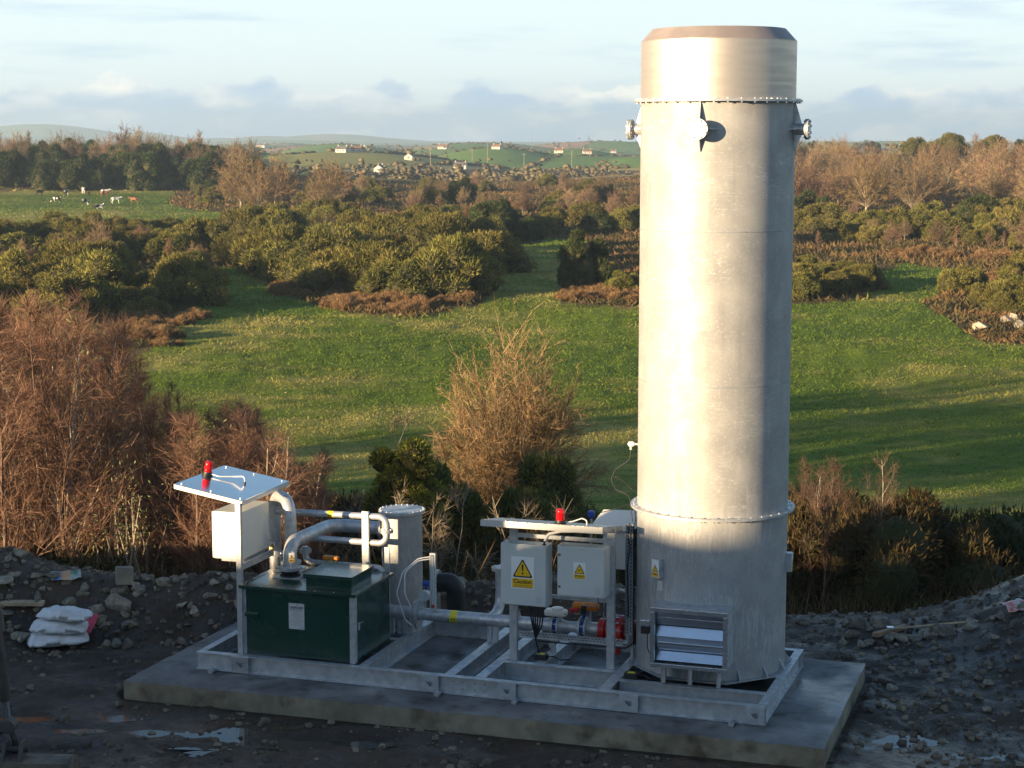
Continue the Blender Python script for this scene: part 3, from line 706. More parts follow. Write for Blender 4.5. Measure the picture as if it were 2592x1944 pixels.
# ---- skid frame
sk = thing('steel_skid', 'galvanised steel beam skid frame lying on the concrete slab', 'steel frame', 3.8, 1.35, 0)
def beam(p0, p1, name='beam', h=.23, w=.105, t=.013, web=0.0, z0=.004):
    """I or channel beam along u or v; web shifts the web sideways"""
    (a, b_), (c, d) = p0, p1; mb = MB()
    if abs(d-b_) < 1e-6:   # along u at v=b
        mb.box(a,c,b_-w/2,b_+w/2,z0,z0+t).box(a,c,b_+web-.006,b_+web+.006,z0+t,z0+h-t).box(a,c,b_-w/2,b_+w/2,z0+h-t,z0+h)
    else:
        mb.box(a-w/2,a+w/2,b_,d,z0,z0+t).box(a+web-.006,a+web+.006,b_,d,z0+t,z0+h-t).box(a-w/2,a+w/2,b_,d,z0+h-t,z0+h)
    return part(name, mb, M['galv'], sk, 0)
fb = beam((0,.053),(7.634,.053), web=.0); beam((0,2.647),(7.634,2.647))
beam((.053,.107),(.053,2.593), web=-.01); beam((7.581,.107),(7.581,2.593), web=.0)
for uu in (2.36, 3.56, 3.97, 5.6): beam((uu,.107),(uu,2.593), w=.12 if uu < 3 else .14)
beam((4.50,.954),(4.50,2.593), w=.13); beam((4.042,.90),(5.528,.90)); beam((5.672,.57),(7.526,.57)); beam((.107,1.45),(2.298,1.45))
for uc in (.65, 3.325, 4.36, 5.94, 7.507):
    w, h, y0, y1, z0, z1 = .1215, .0, -.012, -.002, .018, .222
    o_ = [(uc-w,z0),(uc+w,z0),(uc+w,z1),(uc-w,z1)]; hl = [(uc+.03,.085),(uc+.045,.10),(uc+.045,.135),(uc-.05,.155)]
    hl = [(uc+.005,.082),(uc+.045,.095),(uc+.035,.150),(uc-.052,.142)]
    V = [(u_, y, z) for y in (y0, y1) for (u_, z) in o_+hl]; F = []
    for i in range(4):
        j = (i+1) % 4; F += [(i, j, 4+j, 4+i), (8+j, 8+i, 12+i, 12+j), (j, i, 8+i, 8+j), (4+i, 4+j, 12+j, 12+i)]
    part('lifting_plate', MB().add(V, F), M['bright'] if uc == .65 else M['galv'], sk, 0)
for uc in (.28, 3.47, 4.50, 7.25):
    cl = part('hold_down_clamp', MB().box(uc-.035,uc+.035,-.15,.0,.018,.04).box(uc-.03,uc+.03,-.15,-.11,.004,.018), M['galv_dark'], sk, 0)
    part('clamp_bolt', MB().cyl((uc,-.07,.04),(uc,-.07,.075),.010,n=8).cyl((uc,-.07,.04),(uc,-.07,.056),.02,n=6), M['galv_dark'], cl, 30)
mb = MB()
for uu in (3.62, 3.75, 3.92, 4.05):
    for z in (.075, .165): mb.bolt((uu, .047, z), (0,-1,0), .014, .016)
part('splice_bolts', mb, M['galv_dark'], sk, 0)['kind'] = 'stuff'

# ---- green blower enclosure
gb = thing('blower_enclosure', 'dark green steel blower box with bolted lid and white data plate', 'machine enclosure', 1.44, .72, .23)
z0, z1 = .237, 1.15
part('wall_panel', MB().box(.69,2.165,.145,.165,z0+.01,z1), M['green'], gb, 0, .004)
part('wall_panel', MB().box(2.215,2.235,.215,1.33,z0+.01,z1), M['green'], gb, 0, .004)
part('wall_panel', MB().box(.66,.68,.19,1.33,z0+.01,z1), M['green'], gb, 0, .004)
part('wall_panel', MB().box(.68,2.215,1.31,1.33,z0+.01,z1), M['green'], gb, 0, .004)
part('corner_post', MB().box(.645,.685,.13,.185,z0,z1-.001), M['galv'], gb, 0)
part('corner_post', MB().box(2.17,2.24,.128,.21,z0,z1-.001), M['galv_pipe'], gb, 0)
ld = part('lid', MB().box(.605,2.275,.075,1.385,1.151,1.172).box(.605,2.275,.075,.083,1.128,1.151).box(2.267,2.275,.083,1.385,1.128,1.151).box(.605,.613,.083,1.385,1.128,1.151), M['green'], gb, 0, .003)
mb = MB()
for k in range(7): mb.bolt((.66+k*.26,.11,1.172),(0,0,1),.008,.006); mb.bolt((.66+k*.26,1.35,1.172),(0,0,1),.008,.006)
for k in range(5): mb.bolt((2.245,.25+k*.24,1.172),(0,0,1),.008,.006); mb.bolt((.635,.25+k*.24,1.172),(0,0,1),.008,.006)
part('lid_screws', mb, M['bright'], ld, 0)['kind'] = 'stuff'
hp = part('hatch', MB().box(1.525,2.17,.20,.87,1.172,1.345), M['green'], gb, 0, .004)
part('hatch_cover', MB().box(1.50,2.19,.165,.90,1.346,1.372).box(1.50,2.19,.165,.172,1.31,1.346), M['green'], hp, 0, .003)
for c in ((1.04,.75),(.905,1.06)):
    part('pipe_plate', MB().box(c[0]-.19,c[0]+.19,c[1]-.155,c[1]+.145,1.173,1.181), M['galv'], gb, 0)
hd = part('door_handle', MB().box(.67,.865,.115,.144,.745,.80), M['green'], gb, 0, .006)
part('hinge', MB().cyl((2.16,.138,.95),(2.16,.138,1.05),.012,n=10), M['green'], gb, 40); part('hinge', MB().cyl((2.16,.138,.36),(2.16,.138,.46),.012,n=10), M['green'], gb, 40)
part('side_latch', MB().box(2.236,2.262,.235,.26,.66,.76), M['galv'], gb, 0, .004); part('side_handle', MB().box(2.236,2.256,.27,.40,.72,.745), M['green'], gb, 0, .004)
np_ = data_plate(gb, (1.41,.1445,.80), (0,-1,0), .222, .345, 9, 'data_plate')
np_['label'] = 'white engraved data plate with a blue maker name'
M['navy'] = mat('navy_print', (.02,.025,.12), None, rough=.4)
lettering('UNIFLARE', .045, M['navy'], np_, (1.41,.139,.915), (1,0,0), (0,0,1), .185, bold=.001)
part('logo_flame', MB().prism([(1.418,.139,.94),(1.432,.139,.94),(1.430,.139,.958),(1.424,.139,.972),(1.418,.139,.955)], (0,-.0006,0)), M['navy'], np_, 0)
part('logo_rule', MB().prism([(1.318,.139,.884),(1.502,.139,.884),(1.502,.139,.888),(1.318,.139,.888)], (0,-.0006,0)), M['navy'], np_, 0)
lettering('CE', .025, M['print'], np_, (1.495,.139,.645), (1,0,0), (0,0,1), .028)

# ---- canopy over the control cabinet beside the green box
Dq, Aq, Cq = Vector((.665,.12,2.29)), Vector((-.32,.09,2.465)), Vector((.56,1.77,2.26)); Bq = Aq+Cq-Dq
cp = thing('canopy', 'tilted polished steel canopy on channel posts beside the green box', 'canopy', .62, .12, .23)
rf = part('roof_sheet', MB().slab([Aq, Dq, Cq, Bq], .004), M['polished'], cp, 0)
dn = Vector((0,0,-.062)); n_ = (Dq-Aq).cross(Bq-Aq).normalized()
for p, q in ((Aq, Dq), (Dq, Cq), (Cq, Bq), (Bq, Aq)):
    inn = ((Aq+Cq)/2-(p+q)/2).normalized()*.004; part('roof_lip', MB().hexa([p+dn, q+dn, q+dn+inn, p+dn+inn, p-n_*.0045, q-n_*.0045, q+inn-n_*.0045, p+inn-n_*.0045]), M['lip'], cp, 0)
ex, ey = Dq-Aq, Bq-Aq
for s, t in ((.07,.06),(.93,.06),(.07,.94),(.93,.94),(.5,.06),(.5,.94)): part('roof_bolt', MB().bolt(Aq+ex*s+ey*t, n_, .013, .014), M['bright'], rf, 0)
def post(root, u, v, z0, z1, w=.07, d=.06, t=.008, name='post', mt='galv_pipe'):
    return part(name, MB().box(u-w/2,u+w/2,v-d/2,v-d/2+t,z0,z1).box(u-w/2,u-w/2+t,v-d/2+t,v+d/2,z0,z1).box(u+w/2-t,u+w/2,v-d/2+t,v+d/2,z0,z1), M[mt], root, 0)
post(cp, .612, .115, 1.176, 2.262); post(cp, .612, .115, .237, 1.126); post(cp, -.16, 1.62, .237, 2.375)
part('rail', MB().box(.60,.64,.146,1.08,1.36,1.44), M['galv_pipe'], cp, 0)
cbn = thing('control_cabinet', 'white control cabinet hung under the tilted canopy, sunlit on one side', 'cabinet', .36, .78, 1.45)
part('case', MB().box(.152,.545,.30,1.14,1.452,2.09), M['white'], cbn, 0, .006)
part('door', MB().box(.118,.1515,.305,1.135,1.457,2.085), M['white'], cbn, 0, .004)
data_plate(cbn, (.30,.2985,1.96), (0,-1,0), .13, .07, 3); part('gland_rail', MB().box(.20,.52,.40,1.06,1.40,1.45), M['galv_pipe'], cbn, 0)
mb = MB()
for k in range(7): mb.tube(fillet([(.3+.02*(k%3),.42+k*.09,1.402),(.32,.42+k*.09,1.30-.02*(k%2)),(.50,.62+k*.09,1.27)], .06), .009, 6)
part('cable_bundle', mb, M['black'], cbn, 60)
def beacon(at, up, label):
    b = thing('warning_beacon', label, 'beacon', *at, group='red flashing beacons'); up = Vector(up).normalized(); p = Vector(at)
    part('beacon_base', MB().tube([p, p+up*.018, p+up*.022, p+up*.05], [.075,.075,.064,.060], 24), M['black'], b, 40)
    prof = [(.05,.056),(.06,.0575),(.075,.054),(.12,.054),(.165,.053),(.185,.047),(.195,.030),(.198,.004)]
    lens = part('lens', MB().tube([p+up*h for h, r in prof], [r for h, r in prof], 28), M['beacon'], b, 50)
    for k in range(5): part('lens_rib', MB().tube([p+up*(.075+k*.02), p+up*(.078+k*.02), p+up*(.081+k*.02)], [.0535,.0558,.0535], 28, False), M['beacon'], lens, 60)
    return b
bp_ = Aq+ex*.09+ey*.53; b1 = beacon((bp_.x, bp_.y, bp_.z+.003), n_, 'red beacon with a white cable on the tilted polished canopy')
e1 = Aq+ex*.64+ey*.55
part('beacon_cable', MB().tube(fillet([bp_+ex*.055+n_*.03, bp_+ex*.18+n_*.025-ey*.01, bp_+ex*.36+n_*.05+ey*.05, e1+n_*.10-ex*.02, e1+n_*.015], .09), .009, 8), M['hose'], b1, 60)
part('cable_gland', MB().cyl(e1-n_*.003, e1+n_*.03, .016, n=10), M['black'], b1, 40)

# ---- pipework around the blower
def pipe_thing(name, label, path, r, bend, at, flanges=(), extra=None, cat='pipe', n=20):
    t = thing(name, label, cat, *at); part('pipe', MB().tube(fillet(path, bend, 9), r, n), M['galv_pipe'], t, 60)
    for p, d, R, nb in flanges:
        mb = MB(); flange(mb, p, d, R, .02, nb); part('flange', mb, M['galv'], t, 40)
    return t
UPZ = Vector((0,0,1))
pt = pipe_thing('vent_pipe', 'galvanised pipe arching over from behind the green box onto its lid', [(.46,1.5,.24),(.46,1.5,2.13),(.905,1.06,2.13),(.905,1.06,1.185)], .083, .24, (.46,1.5,.235), [((.46,1.5,1.275),(0,0,1),.135,8),((.905,1.06,1.285),(0,0,1),.14,8)])
sign(pt, (.455,1.413,1.40), (-.1,-1,0), .09, .125, .3, 'Gas', [], '!')
part('eye_bolt', MB().cyl((.86,1.1,2.205),(.86,1.1,2.245),.008,n=8), M['galv'], pt, 0)
ip = pipe_thing('inlet_pipe', 'thick galvanised pipe rising from the green lid and running back to the tank', [(1.04,.75,1.245),(1.04,.75,1.63),(1.04,2.14,1.60),(1.80,2.14,1.60)], .093, .22, (1.04,.75,1.19), [((1.04,.75,1.285),(0,0,1),.155,10)])
part('rubber_bellows', MB().tube([(1.04,.75,1.183),(1.04,.75,1.20),(1.04,.75,1.212),(1.04,.75,1.225),(1.04,.75,1.24),(1.04,.75,1.262)], [.14,.14,.115,.13,.115,.15], 28), M['black'], ip, 40)
sign(ip, (1.10,.67,1.45), (.55,-.83,0), .075, .13, .3, 'Gas', [], '!')
def band(root, u, v, z, r, w=.085):
    q = part('marker_band', MB().cyl((u-w/2,v,z),(u+w/2,v,z),r+.002,n=24), M['bandyellow'], root, 40)
    mb = MB()
    for k in range(-3, 5):
        for s in (0, 1):
            a = math.radians(k*26-90); uu = u-.028+s*.038; rr = r+.003
            d1 = math.radians(8); P = lambda a_, x: (x, v+rr*math.cos(a_), z+rr*math.sin(a_)*1)
            mb.add([P(a-d1,uu), P(a-d1,uu+.02), P(a+d1,uu+.02), P(a+d1,uu)], [(0,1,2,3)])
    part('band_print', mb, M['print'], q, 0)
rp = pipe_thing('return_pipe', 'slim galvanised pipe looping sideways with a yellow marker band by the tank', [(.51,1.45,1.895),(.62,1.45,1.895),(2.155,1.45,1.915),(2.155,1.45,1.548),(1.0,1.45,1.548)], .044, .12, (2.155,1.45,.24), [((2.155,1.45,1.725),(0,0,1),.088,8)])
band(rp, 1.335, 1.45, 1.904, .044)
part('support', MB().box(2.12,2.19,1.44,1.46,.24,1.50), M['galv'], rp, 0)
lp = pipe_thing('drain_pipe', 'low galvanised pipe with an orange valve handle behind the green lid', [(.93,1.47,1.42),(.93,1.47,1.20),(2.09,1.47,1.20),(2.09,1.47,.5)], .042, .11, (2.09,1.47,.24), [((.93,1.47,1.36),(0,0,1),.085,8)])
part('valve_handle', MB().box(1.20,1.43,1.43,1.51,1.262,1.315), M['orange'], lp, 0, .015); part('valve_stem', MB().cyl((1.31,1.47,1.2),(1.31,1.47,1.265),.02,n=10), M['bright'], lp, 40)
band(lp, 1.31, 1.47, 1.20, .042, .07)
rpost = thing('pipe_post', 'upright galvanised channel post standing behind the hatch of the green box', 'post', 1.86, 1.405, .237)
post(rpost, 1.86, 1.415, .237, 1.985, .095, .05, .008, 'channel', 'galv_pipe')
part('pipe_clip', MB().box(1.84,1.88,1.42,1.46,1.86,1.87), M['galv'], rpost, 0)

# ---- knock-out tank
TX, TY = 2.09, 2.16
tk = thing('condensate_tank', 'upright galvanised drum tank with a bolted round lid behind the green box', 'tank', TX, TY, .237)
part('tank_shell', MB().lathe([(.282,.24),(.282,1.85),(.27,1.85),(.27,.24)], (TX,TY), 72, True), M['stacklow'], tk, 40)
tl = part('tank_lid', MB().lathe([(.001,1.872),(.325,1.872),(.325,1.888),(.001,1.888)], (TX,TY), 72), M['galv'], tk, 40)
part('tank_flange', MB().lathe([(.27,1.85),(.325,1.85),(.325,1.869),(.27,1.869)], (TX,TY), 72, True), M['galv'], tk, 40)
mb = MB(); ring_bolts(mb, (TX, TY), .303, (1.852, 1.888), 24, .010, True, .011); part('lid_bolts', mb, M['bright'], tl, 0)['kind'] = 'stuff'
part('tank_foot', MB().lathe([(.28,.237),(.34,.237),(.34,.25),(.28,.25)], (TX,TY), 48, True), M['galv'], tk, 40)
mb = MB(); flange(mb, (TX-.30,TY,1.60), (1,0,0), .15, .02, 8); part('inlet_flange', mb, M['galv'], tk, 40)
ho = thing('black_hose', 'thick black plastic pipe elbow with a steel flange beside the drum tank', 'pipe', 2.52, 2.95, 0)
part('hose_elbow', MB().tube(fillet([(2.34,2.86,.70),(2.60,2.90,.72),(2.62,2.92,.004)], .16), .135, 24), M['black'], ho, 60)
mb = MB(); flange(mb, (2.335,2.86,.70), (1,.1,0), .19, .022, 8); part('hose_flange', mb, M['galv'], ho, 40)
part('hose_support', MB().box(2.28,2.36,2.78,2.94,.004,.515), M['galv'], ho, 0)

# ---- main gas line into the stack
VP, ZP = 1.70, .545
gl = thing('gas_line', 'long galvanised gas pipe with flanges leading into the flare stack', 'pipe', 3.6, VP, .237)
part('pipe', MB().tube([(2.0,VP,ZP),(2.46,VP,ZP)], .095, 24), M['galv_pipe'], gl, 60)
part('pipe', MB().tube([(2.52,VP,ZP),(4.30,VP,ZP),(4.40,VP,ZP),(4.43,VP,ZP)], [.084,.084,.10,.10], 24), M['galv_pipe'], gl, 60)
part('orifice_plate', MB().box(2.478,2.502,VP-.17,VP+.17,ZP-.24,ZP+.19), M['galv'], gl, 0, .01)
for uu, R, nb in ((2.465,.19,12),(2.515,.19,12),(3.93,.15,8)):
    mb = MB(); flange(mb, (uu,VP,ZP), (1,0,0), R, .012, nb); part('flange', mb, M['galv'], gl, 40)
band(gl, 3.04, VP, ZP, .084, .10)
part('branch_pipe', MB().tube(fillet([(3.56,2.10,1.165),(3.56,2.10,.60),(3.56,1.70,.56)], .22, 9), .072, 22), M['galv_pipe'], gl, 60)
mb = MB(); flange(mb, (3.56,2.10,1.165), (0,0,1), .125, .022, 8); part('branch_flange', mb, M['galv'], gl, 40)
for uu in (2.12, 2.24, 2.31, 3.545, 3.63, 4.42): part('pipe_support', MB().box(uu-.03,uu+.03,VP-.03,VP+.03,.24,ZP-.07), M['galv'], gl, 0)
def wafer(root, uu, R, col):
    part('valve_body', MB().cyl((uu-.026,VP,ZP),(uu+.026,VP,ZP),R*.80,n=28), M[col], root, 40)
    for s in (-1, 1): part('valve_flange', MB().cyl((uu+s*.028,VP,ZP),(uu+s*.05,VP,ZP),R,n=28), M['galv_pipe'], root, 40)
    mb = MB()
    for k in range(8):
        q = 2*math.pi*(k+.5)/8; y, z = VP+R*.86*math.cos(q), ZP+R*.86*math.sin(q); mb.cyl((uu-.07,y,z),(uu+.07,y,z),.009,n=6)
    part('tie_bolts', mb, M['bright'], root, 0); part('valve_neck', MB().cyl((uu,VP,ZP+R*.7),(uu,VP,ZP+R+.05),.022,n=12), M[col], root, 40)
v1 = thing('motorised_valve', 'blue wafer valve with a white motor box on the gas pipe', 'valve', 4.485, VP, ZP); wafer(v1, 4.485, .135, 'blue')
part('motor_box', MB().box(4.33,4.63,VP-.08,VP+.08,ZP+.135,ZP+.225), M['white'], v1, 0, .03); part('motor_dome', MB().tube([(4.50,VP,ZP+.20),(4.50,VP,ZP+.245),(4.50,VP,ZP+.255)], [.085,.08,.05], 20), M['white'], v1, 50)
part('pipe', MB().tube([(4.535,VP,ZP),(4.60,VP,ZP),(4.68,VP,ZP),(4.76,VP,ZP),(4.815,VP,ZP)], [.10,.075,.07,.075,.10], 24), M['galv_pipe'], gl, 60)
v2 = thing('slam_shut_valve', 'blue wafer valve with an orange capsule actuator on the gas pipe', 'valve', 4.868, VP, ZP); wafer(v2, 4.868, .15, 'blue')
part('actuator', MB().tube([(4.70,VP+.05,ZP+.275),(4.72,VP+.05,ZP+.277),(5.04,VP+.05,ZP+.285),(5.06,VP+.05,ZP+.285)], [.035,.06,.06,.035], 20), M['orange'], v2, 40)
part('solenoid', MB().cyl((4.68,VP-.03,ZP+.235),(4.80,VP-.03,ZP+.24),.032,n=14), M['red'], v2, 40); part('switch_box', MB().cyl((4.87,VP-.02,ZP+.20),(4.87,VP-.02,ZP+.30),.035,n=14), M['black'], v2, 40)
part('pipe', MB().cyl((4.918,VP,ZP),(5.09,VP,ZP),.088,n=24), M['galv_pipe'], gl, 60)
fa = thing('flame_arrester', 'red drum flame arrester with flanges between the gas pipe and the stack', 'flame arrester', 5.3, VP, .24)
part('inlet_flange', MB().cyl((5.09,VP,ZP),(5.13,VP,ZP),.145,n=32).cyl((5.135,VP,ZP),(5.17,VP,ZP),.145,n=32), M['red'], fa, 40)
part('cone', MB().tube([(5.16,VP,ZP),(5.24,VP,ZP)], [.11,.17], 32), M['red'], fa, 40)
part('drum', MB().cyl((5.24,VP,ZP),(5.275,VP,ZP),.215,n=36).cyl((5.276,VP,ZP),(5.385,VP,ZP),.185,n=36).cyl((5.386,VP,ZP),(5.42,VP,ZP),.215,n=36), M['red'], fa, 40)
mb = MB()
for k in range(12):
    q = 2*math.pi*(k+.5)/12; mb.cyl((5.225,VP+.2*math.cos(q),ZP+.2*math.sin(q)),(5.435,VP+.2*math.cos(q),ZP+.2*math.sin(q)),.010,n=6)
part('tie_bolts', mb, M['bright'], fa, 0); part('outlet', MB().cyl((5.42,VP,ZP),(5.53,VP,ZP),.11,n=28).cyl((5.53,VP,ZP),(5.60,VP,ZP),.16,n=32), M['red'], fa, 40)
part('lifting_eye', MB().tube([(5.33,VP-.02+.02*math.cos(k*math.pi/4),ZP+.21+.02*math.sin(k*math.pi/4)) for k in range(9)], .006, 6, False), M['bright'], fa, 60)
part('foot', MB().box(5.29,5.37,VP-.06,VP+.06,.24,ZP-.17), M['red'], fa, 0)
# flow tube with white hoses at the big flange
fm = thing('flow_gauge', 'clear upright sight tube with two white hoses at the big pipe flange', 'gauge', 2.75, 1.62, .62)
part('tube', MB().cyl((2.755,1.62,.655),(2.755,1.62,1.385),.022,n=16), M['clear'], fm, 40)
part('bracket', MB().box(2.715,2.727,1.60,1.64,.63,1.40).box(2.783,2.795,1.60,1.64,.63,1.40).box(2.715,2.795,1.598,1.642,1.40,1.425).box(2.715,2.795,1.598,1.642,.628,.653), M['plate'], fm, 0)
part('float', MB().cyl((2.755,1.62,.67),(2.755,1.62,.71),.0235,n=14), M['red'], fm, 40)
for k, (dx, zz) in enumerate(((0,1.40),(.01,1.37))):
    part('hose', MB().tube(fillet([(2.71,1.62,zz-.03),(2.55,1.60,zz-.06),(2.36+.03*k,1.50,1.16),(2.30+.12*k,1.42,.88),(2.40+.1*k,1.48,.66 if k else .50),(2.478,1.53,.60 if k else .42)], .14, 6), .0085, 8), M['hose'], fm, 60)
tg = thing('pressure_transmitter', 'small round grey transmitter beside the sight tube', 'transmitter', 2.60, 1.95, ZP+.09)
part('stem', MB().cyl((2.60,1.72,ZP+.08),(2.60,1.72,ZP+.20),.015,n=10), M['bright'], tg, 40); part('dial', MB().cyl((2.60,1.66,ZP+.26),(2.60,1.75,ZP+.26),.075,n=24), M['plate'], tg, 40); part('head', MB().cyl((2.57,1.73,ZP+.42),(2.66,1.73,ZP+.42),.04,n=16).cyl((2.61,1.73,ZP+.2),(2.61,1.73,ZP+.42),.014,n=10), M['blue'], tg, 40)

# ---- canopy with the two grey cabinets
c2 = thing('canopy', 'low steel canopy with a folded front lip above two grey cabinets', 'canopy', 4.77, 1.0, .237)
R0, R1 = (3.80,.60,2.158), (5.43,1.32,2.045)
P4 = [Vector((R0[0],R0[1],R0[2])), Vector((R1[0],R0[1],R0[2]+.005)), Vector((R1[0]+.06,R1[1],R1[2])), Vector((R0[0],R1[1],R1[2]))]
M['wetsheet'] = mat('wet_sheet', (.30,.31,.33), (.20,.21,.22), 9, .16, .4, metal=.9, bump=.25, bscale=70)
r2 = part('roof_sheet', MB().slab(P4, .004), M['wetsheet'], c2, 0)
dn = Vector((0,0,-.082)); part('front_lip', MB().hexa([P4[0]+dn, P4[1]+dn, P4[1]+dn+Vector((0,.004,0)), P4[0]+dn+Vector((0,.004,0)), P4[0]-Vector((0,0,.005)), P4[1]-Vector((0,0,.005)), P4[1]+Vector((0,.004,-.005)), P4[0]+Vector((0,.004,-.005))]), M['lip'], c2, 0)
for a_, b_, sg in ((P4[1], P4[2], -1), (P4[3], P4[0], 1)):
    i_ = Vector((sg*.004,0,0)); part('side_lip', MB().hexa([a_+dn*.8, b_+dn*.8, b_+dn*.8+i_, a_+dn*.8+i_, a_-Vector((0,0,.005)), b_-Vector((0,0,.005)), b_+i_-Vector((0,0,.005)), a_+i_-Vector((0,0,.005))]), M['galv_dark'], c2, 0)
for uu, zt in ((4.12, 2.07), (5.435, 2.07)): post(c2, uu, 1.0, .237, zt, .10, .07, .009)
part('cross_rail', MB().box(4.171,5.384,.975,1.005,1.88,1.93), M['galv_pipe'], c2, 0); part('cross_rail', MB().box(4.171,5.384,.975,1.005,1.10,1.15), M['galv_pipe'], c2, 0)
part('cable', MB().tube(fillet([(4.62,.75,1.90),(4.66,.78,1.99),(4.82,.82,2.03),(5.0,.86,2.035),(5.3,.9,2.03)], .08), .02, 10), M['hose'], c2, 60)
def cabinet(label, u0, u1, z0, z1, v0, v1):
    b = thing('wall_cabinet', label, 'cabinet', (u0+u1)/2, (v0+v1)/2, z0, group='grey equipment cabinets on the frame')
    part('case', MB().box(u0,u1,v0+.028,v1,z0,z1), M['cabinet'], b, 0, .006); d = part('door', MB().box(u0+.012,u1-.012,v0,v0+.0265,z0+.012,z1-.012), M['cabinet'], b, 0, .005)
    part('door_seal', MB().box(u0+.022,u1-.022,v0+.0266,v0+.0279,z0+.02,z1-.02), M['black'], b, 0); return b, d
k1, d1 = cabinet('taller grey cabinet with the big Caution sign on its door', 4.025, 4.655, 1.035, 1.84, .72, .964)
sign(d1, (4.335,.7185,1.475), (0,-1,0), .31, .42, .32, 'Caution', ['Automatic machinery','may start without warning'], '!')
data_plate(d1, (4.555,.7185,1.135), (0,-1,0), .10, .115, 6); data_plate(d1, (4.335,.7185,1.785), (0,-1,0), .11, .02, 1)
part('gland', MB().cyl((4.60,.79,1.84),(4.60,.79,1.90),.014,n=10).cyl((4.60,.79,1.84),(4.60,.79,1.855),.024,n=8), M['black'], k1, 40)
k2, d2 = cabinet('smaller grey cabinet with the little Danger sign on its door', 4.79, 5.428, 1.215, 1.862, .72, .964)
sign(d2, (5.095,.7185,1.555), (0,-1,0), .16, .215, .30, 'Danger', ['Compressed air'], '/')
data_plate(d2, (5.345,.7185,1.31), (0,-1,0), .115, .13, 6); data_plate(d2, (5.10,.7185,1.832), (0,-1,0), .09, .02, 1)
for zz in (1.75, 1.335): part('door_lock', MB().cyl((4.828,.72,zz),(4.828,.708,zz),.018,n=14), M['bright'], d2, 40); part('lock_slot', MB().cyl((4.828,.708,zz),(4.828,.7055,zz),.009,n=3), M['print'], d2, 0)
mb = MB()
for k in range(6): mb.tube(fillet([(4.40+.035*k,.86,1.035),(4.40+.03*k,.86,.86-.02*k),(4.44,.93,.56),(4.45,1.06,.33)], .14), .011, 6)
part('cable_bundle', mb, M['black'], k1, 60)
part('blue_tube', MB().tube(fillet([(5.30,.86,1.216),(5.30,.88,1.08),(5.02,1.2,.98),(4.88,1.6,.90)], .1), .006, 6), M['blue'], k2, 60)
part('steel_tube', MB().tube(fillet([(5.38,.86,1.216),(5.37,.9,1.05),(5.25,1.3,.80),(5.22,1.55,.60)], .1), .006, 6), M['bright'], k2, 60)
bb = beacon((4.80,.84,2.122), (0,0,1), 'red beacon standing on the low canopy above the grey cabinets')
part('beacon_cable', MB().tube(fillet([(4.85,.86,2.14),(4.95,.90,2.15),(5.06,.94,2.19),(5.12,.95,2.165),(5.12,.95,2.105)], .04), .009, 8), M['hose'], bb, 60)
# cable tray
ct = thing('cable_tray', 'slotted galvanised cable tray running along the frame and up beside the stack', 'cable tray', 5.54, 1.5, .24)
part('tray', MB().box(5.49,5.592,1.50,1.504,.545,2.03).box(5.49,5.494,1.478,1.5,.545,2.03).box(5.588,5.592,1.478,1.5,.545,2.03), M['galv_dark'], ct, 0)
part('tray', MB().box(4.02,5.485,1.50,1.504,.40,.488).box(4.02,5.485,1.478,1.5,.40,.404).box(4.02,5.485,1.478,1.5,.484,.488), M['galv'], ct, 0)
part('tray_bend', MB().tube(fillet([(5.47,1.502,.444),(5.54,1.502,.444),(5.54,1.502,.56)], .07, 8), .044, 4), M['galv'], ct, 0)
mb = MB()
for k in range(30): mb.box(5.512,5.524,1.4985,1.4995,.57+k*.048,.60+k*.048); mb.box(5.556,5.568,1.4985,1.4995,.594+k*.048,.624+k*.048)
for k in range(29): mb.box(4.05+k*.049,4.08+k*.049,1.4985,1.4995,.455,.465); mb.box(4.07+k*.049,4.10+k*.049,1.4985,1.4995,.425,.435)
part('dark_slot_strips', mb, M['black'], ct, 0)['kind'] = 'stuff'  # black strips stand in for the darkness of open slots
part('tray_leg', MB().box(4.47,4.53,1.506,1.54,.237,.44), M['galv'], ct, 0); part('tray_leg', MB().box(5.56,5.60,1.506,1.54,.237,.54), M['galv'], ct, 0); part('tray_leg', MB().box(3.96,4.0,1.50,1.54,.237,.47), M['galv'], ct, 0)
part('cable', MB().tube(fillet([(5.60,1.47,2.02),(5.612,1.465,1.2),(5.61,1.465,.45),(5.5,1.465,.385),(4.3,1.47,.375)], .09), .011, 8), M['black'], ct, 60)
part('cable', MB().tube(fillet([(5.54,1.48,2.06),(5.53,1.47,1.86),(5.555,1.47,1.72),(5.52,1.47,1.5),(5.54,1.47,.8)], .1), .008, 8), M['black'], ct, 60)
# junction boxes
for nm, (uu, vv, zz) in (('small black junction box with a yellow label on the frame under the grey cabinets', (4.46,1.12,.2345)), ('small black junction box with a yellow label at the foot of the stack', (5.80,.66,.236))):
    j = thing('junction_box', nm, 'junction box', uu, vv, zz, group='black junction boxes')
    part('box', MB().box(uu-.085,uu+.085,vv-.055,vv+.055,zz,zz+.075), M['black'], j, 0, .006); part('label_plate', MB().box(uu-.045,uu+.045,vv-.035,vv+.035,zz+.0755,zz+.078), M['bandyellow'], j, 0)
    part('cable', MB().tube(fillet([(uu+.085,vv,zz+.04),(uu+.16,vv+.02,zz+.05),(uu+.26,vv-.03,zz+.02),(uu+.36,vv+.05,zz+.018)], .06), .009, 6), M['black'], j, 60)
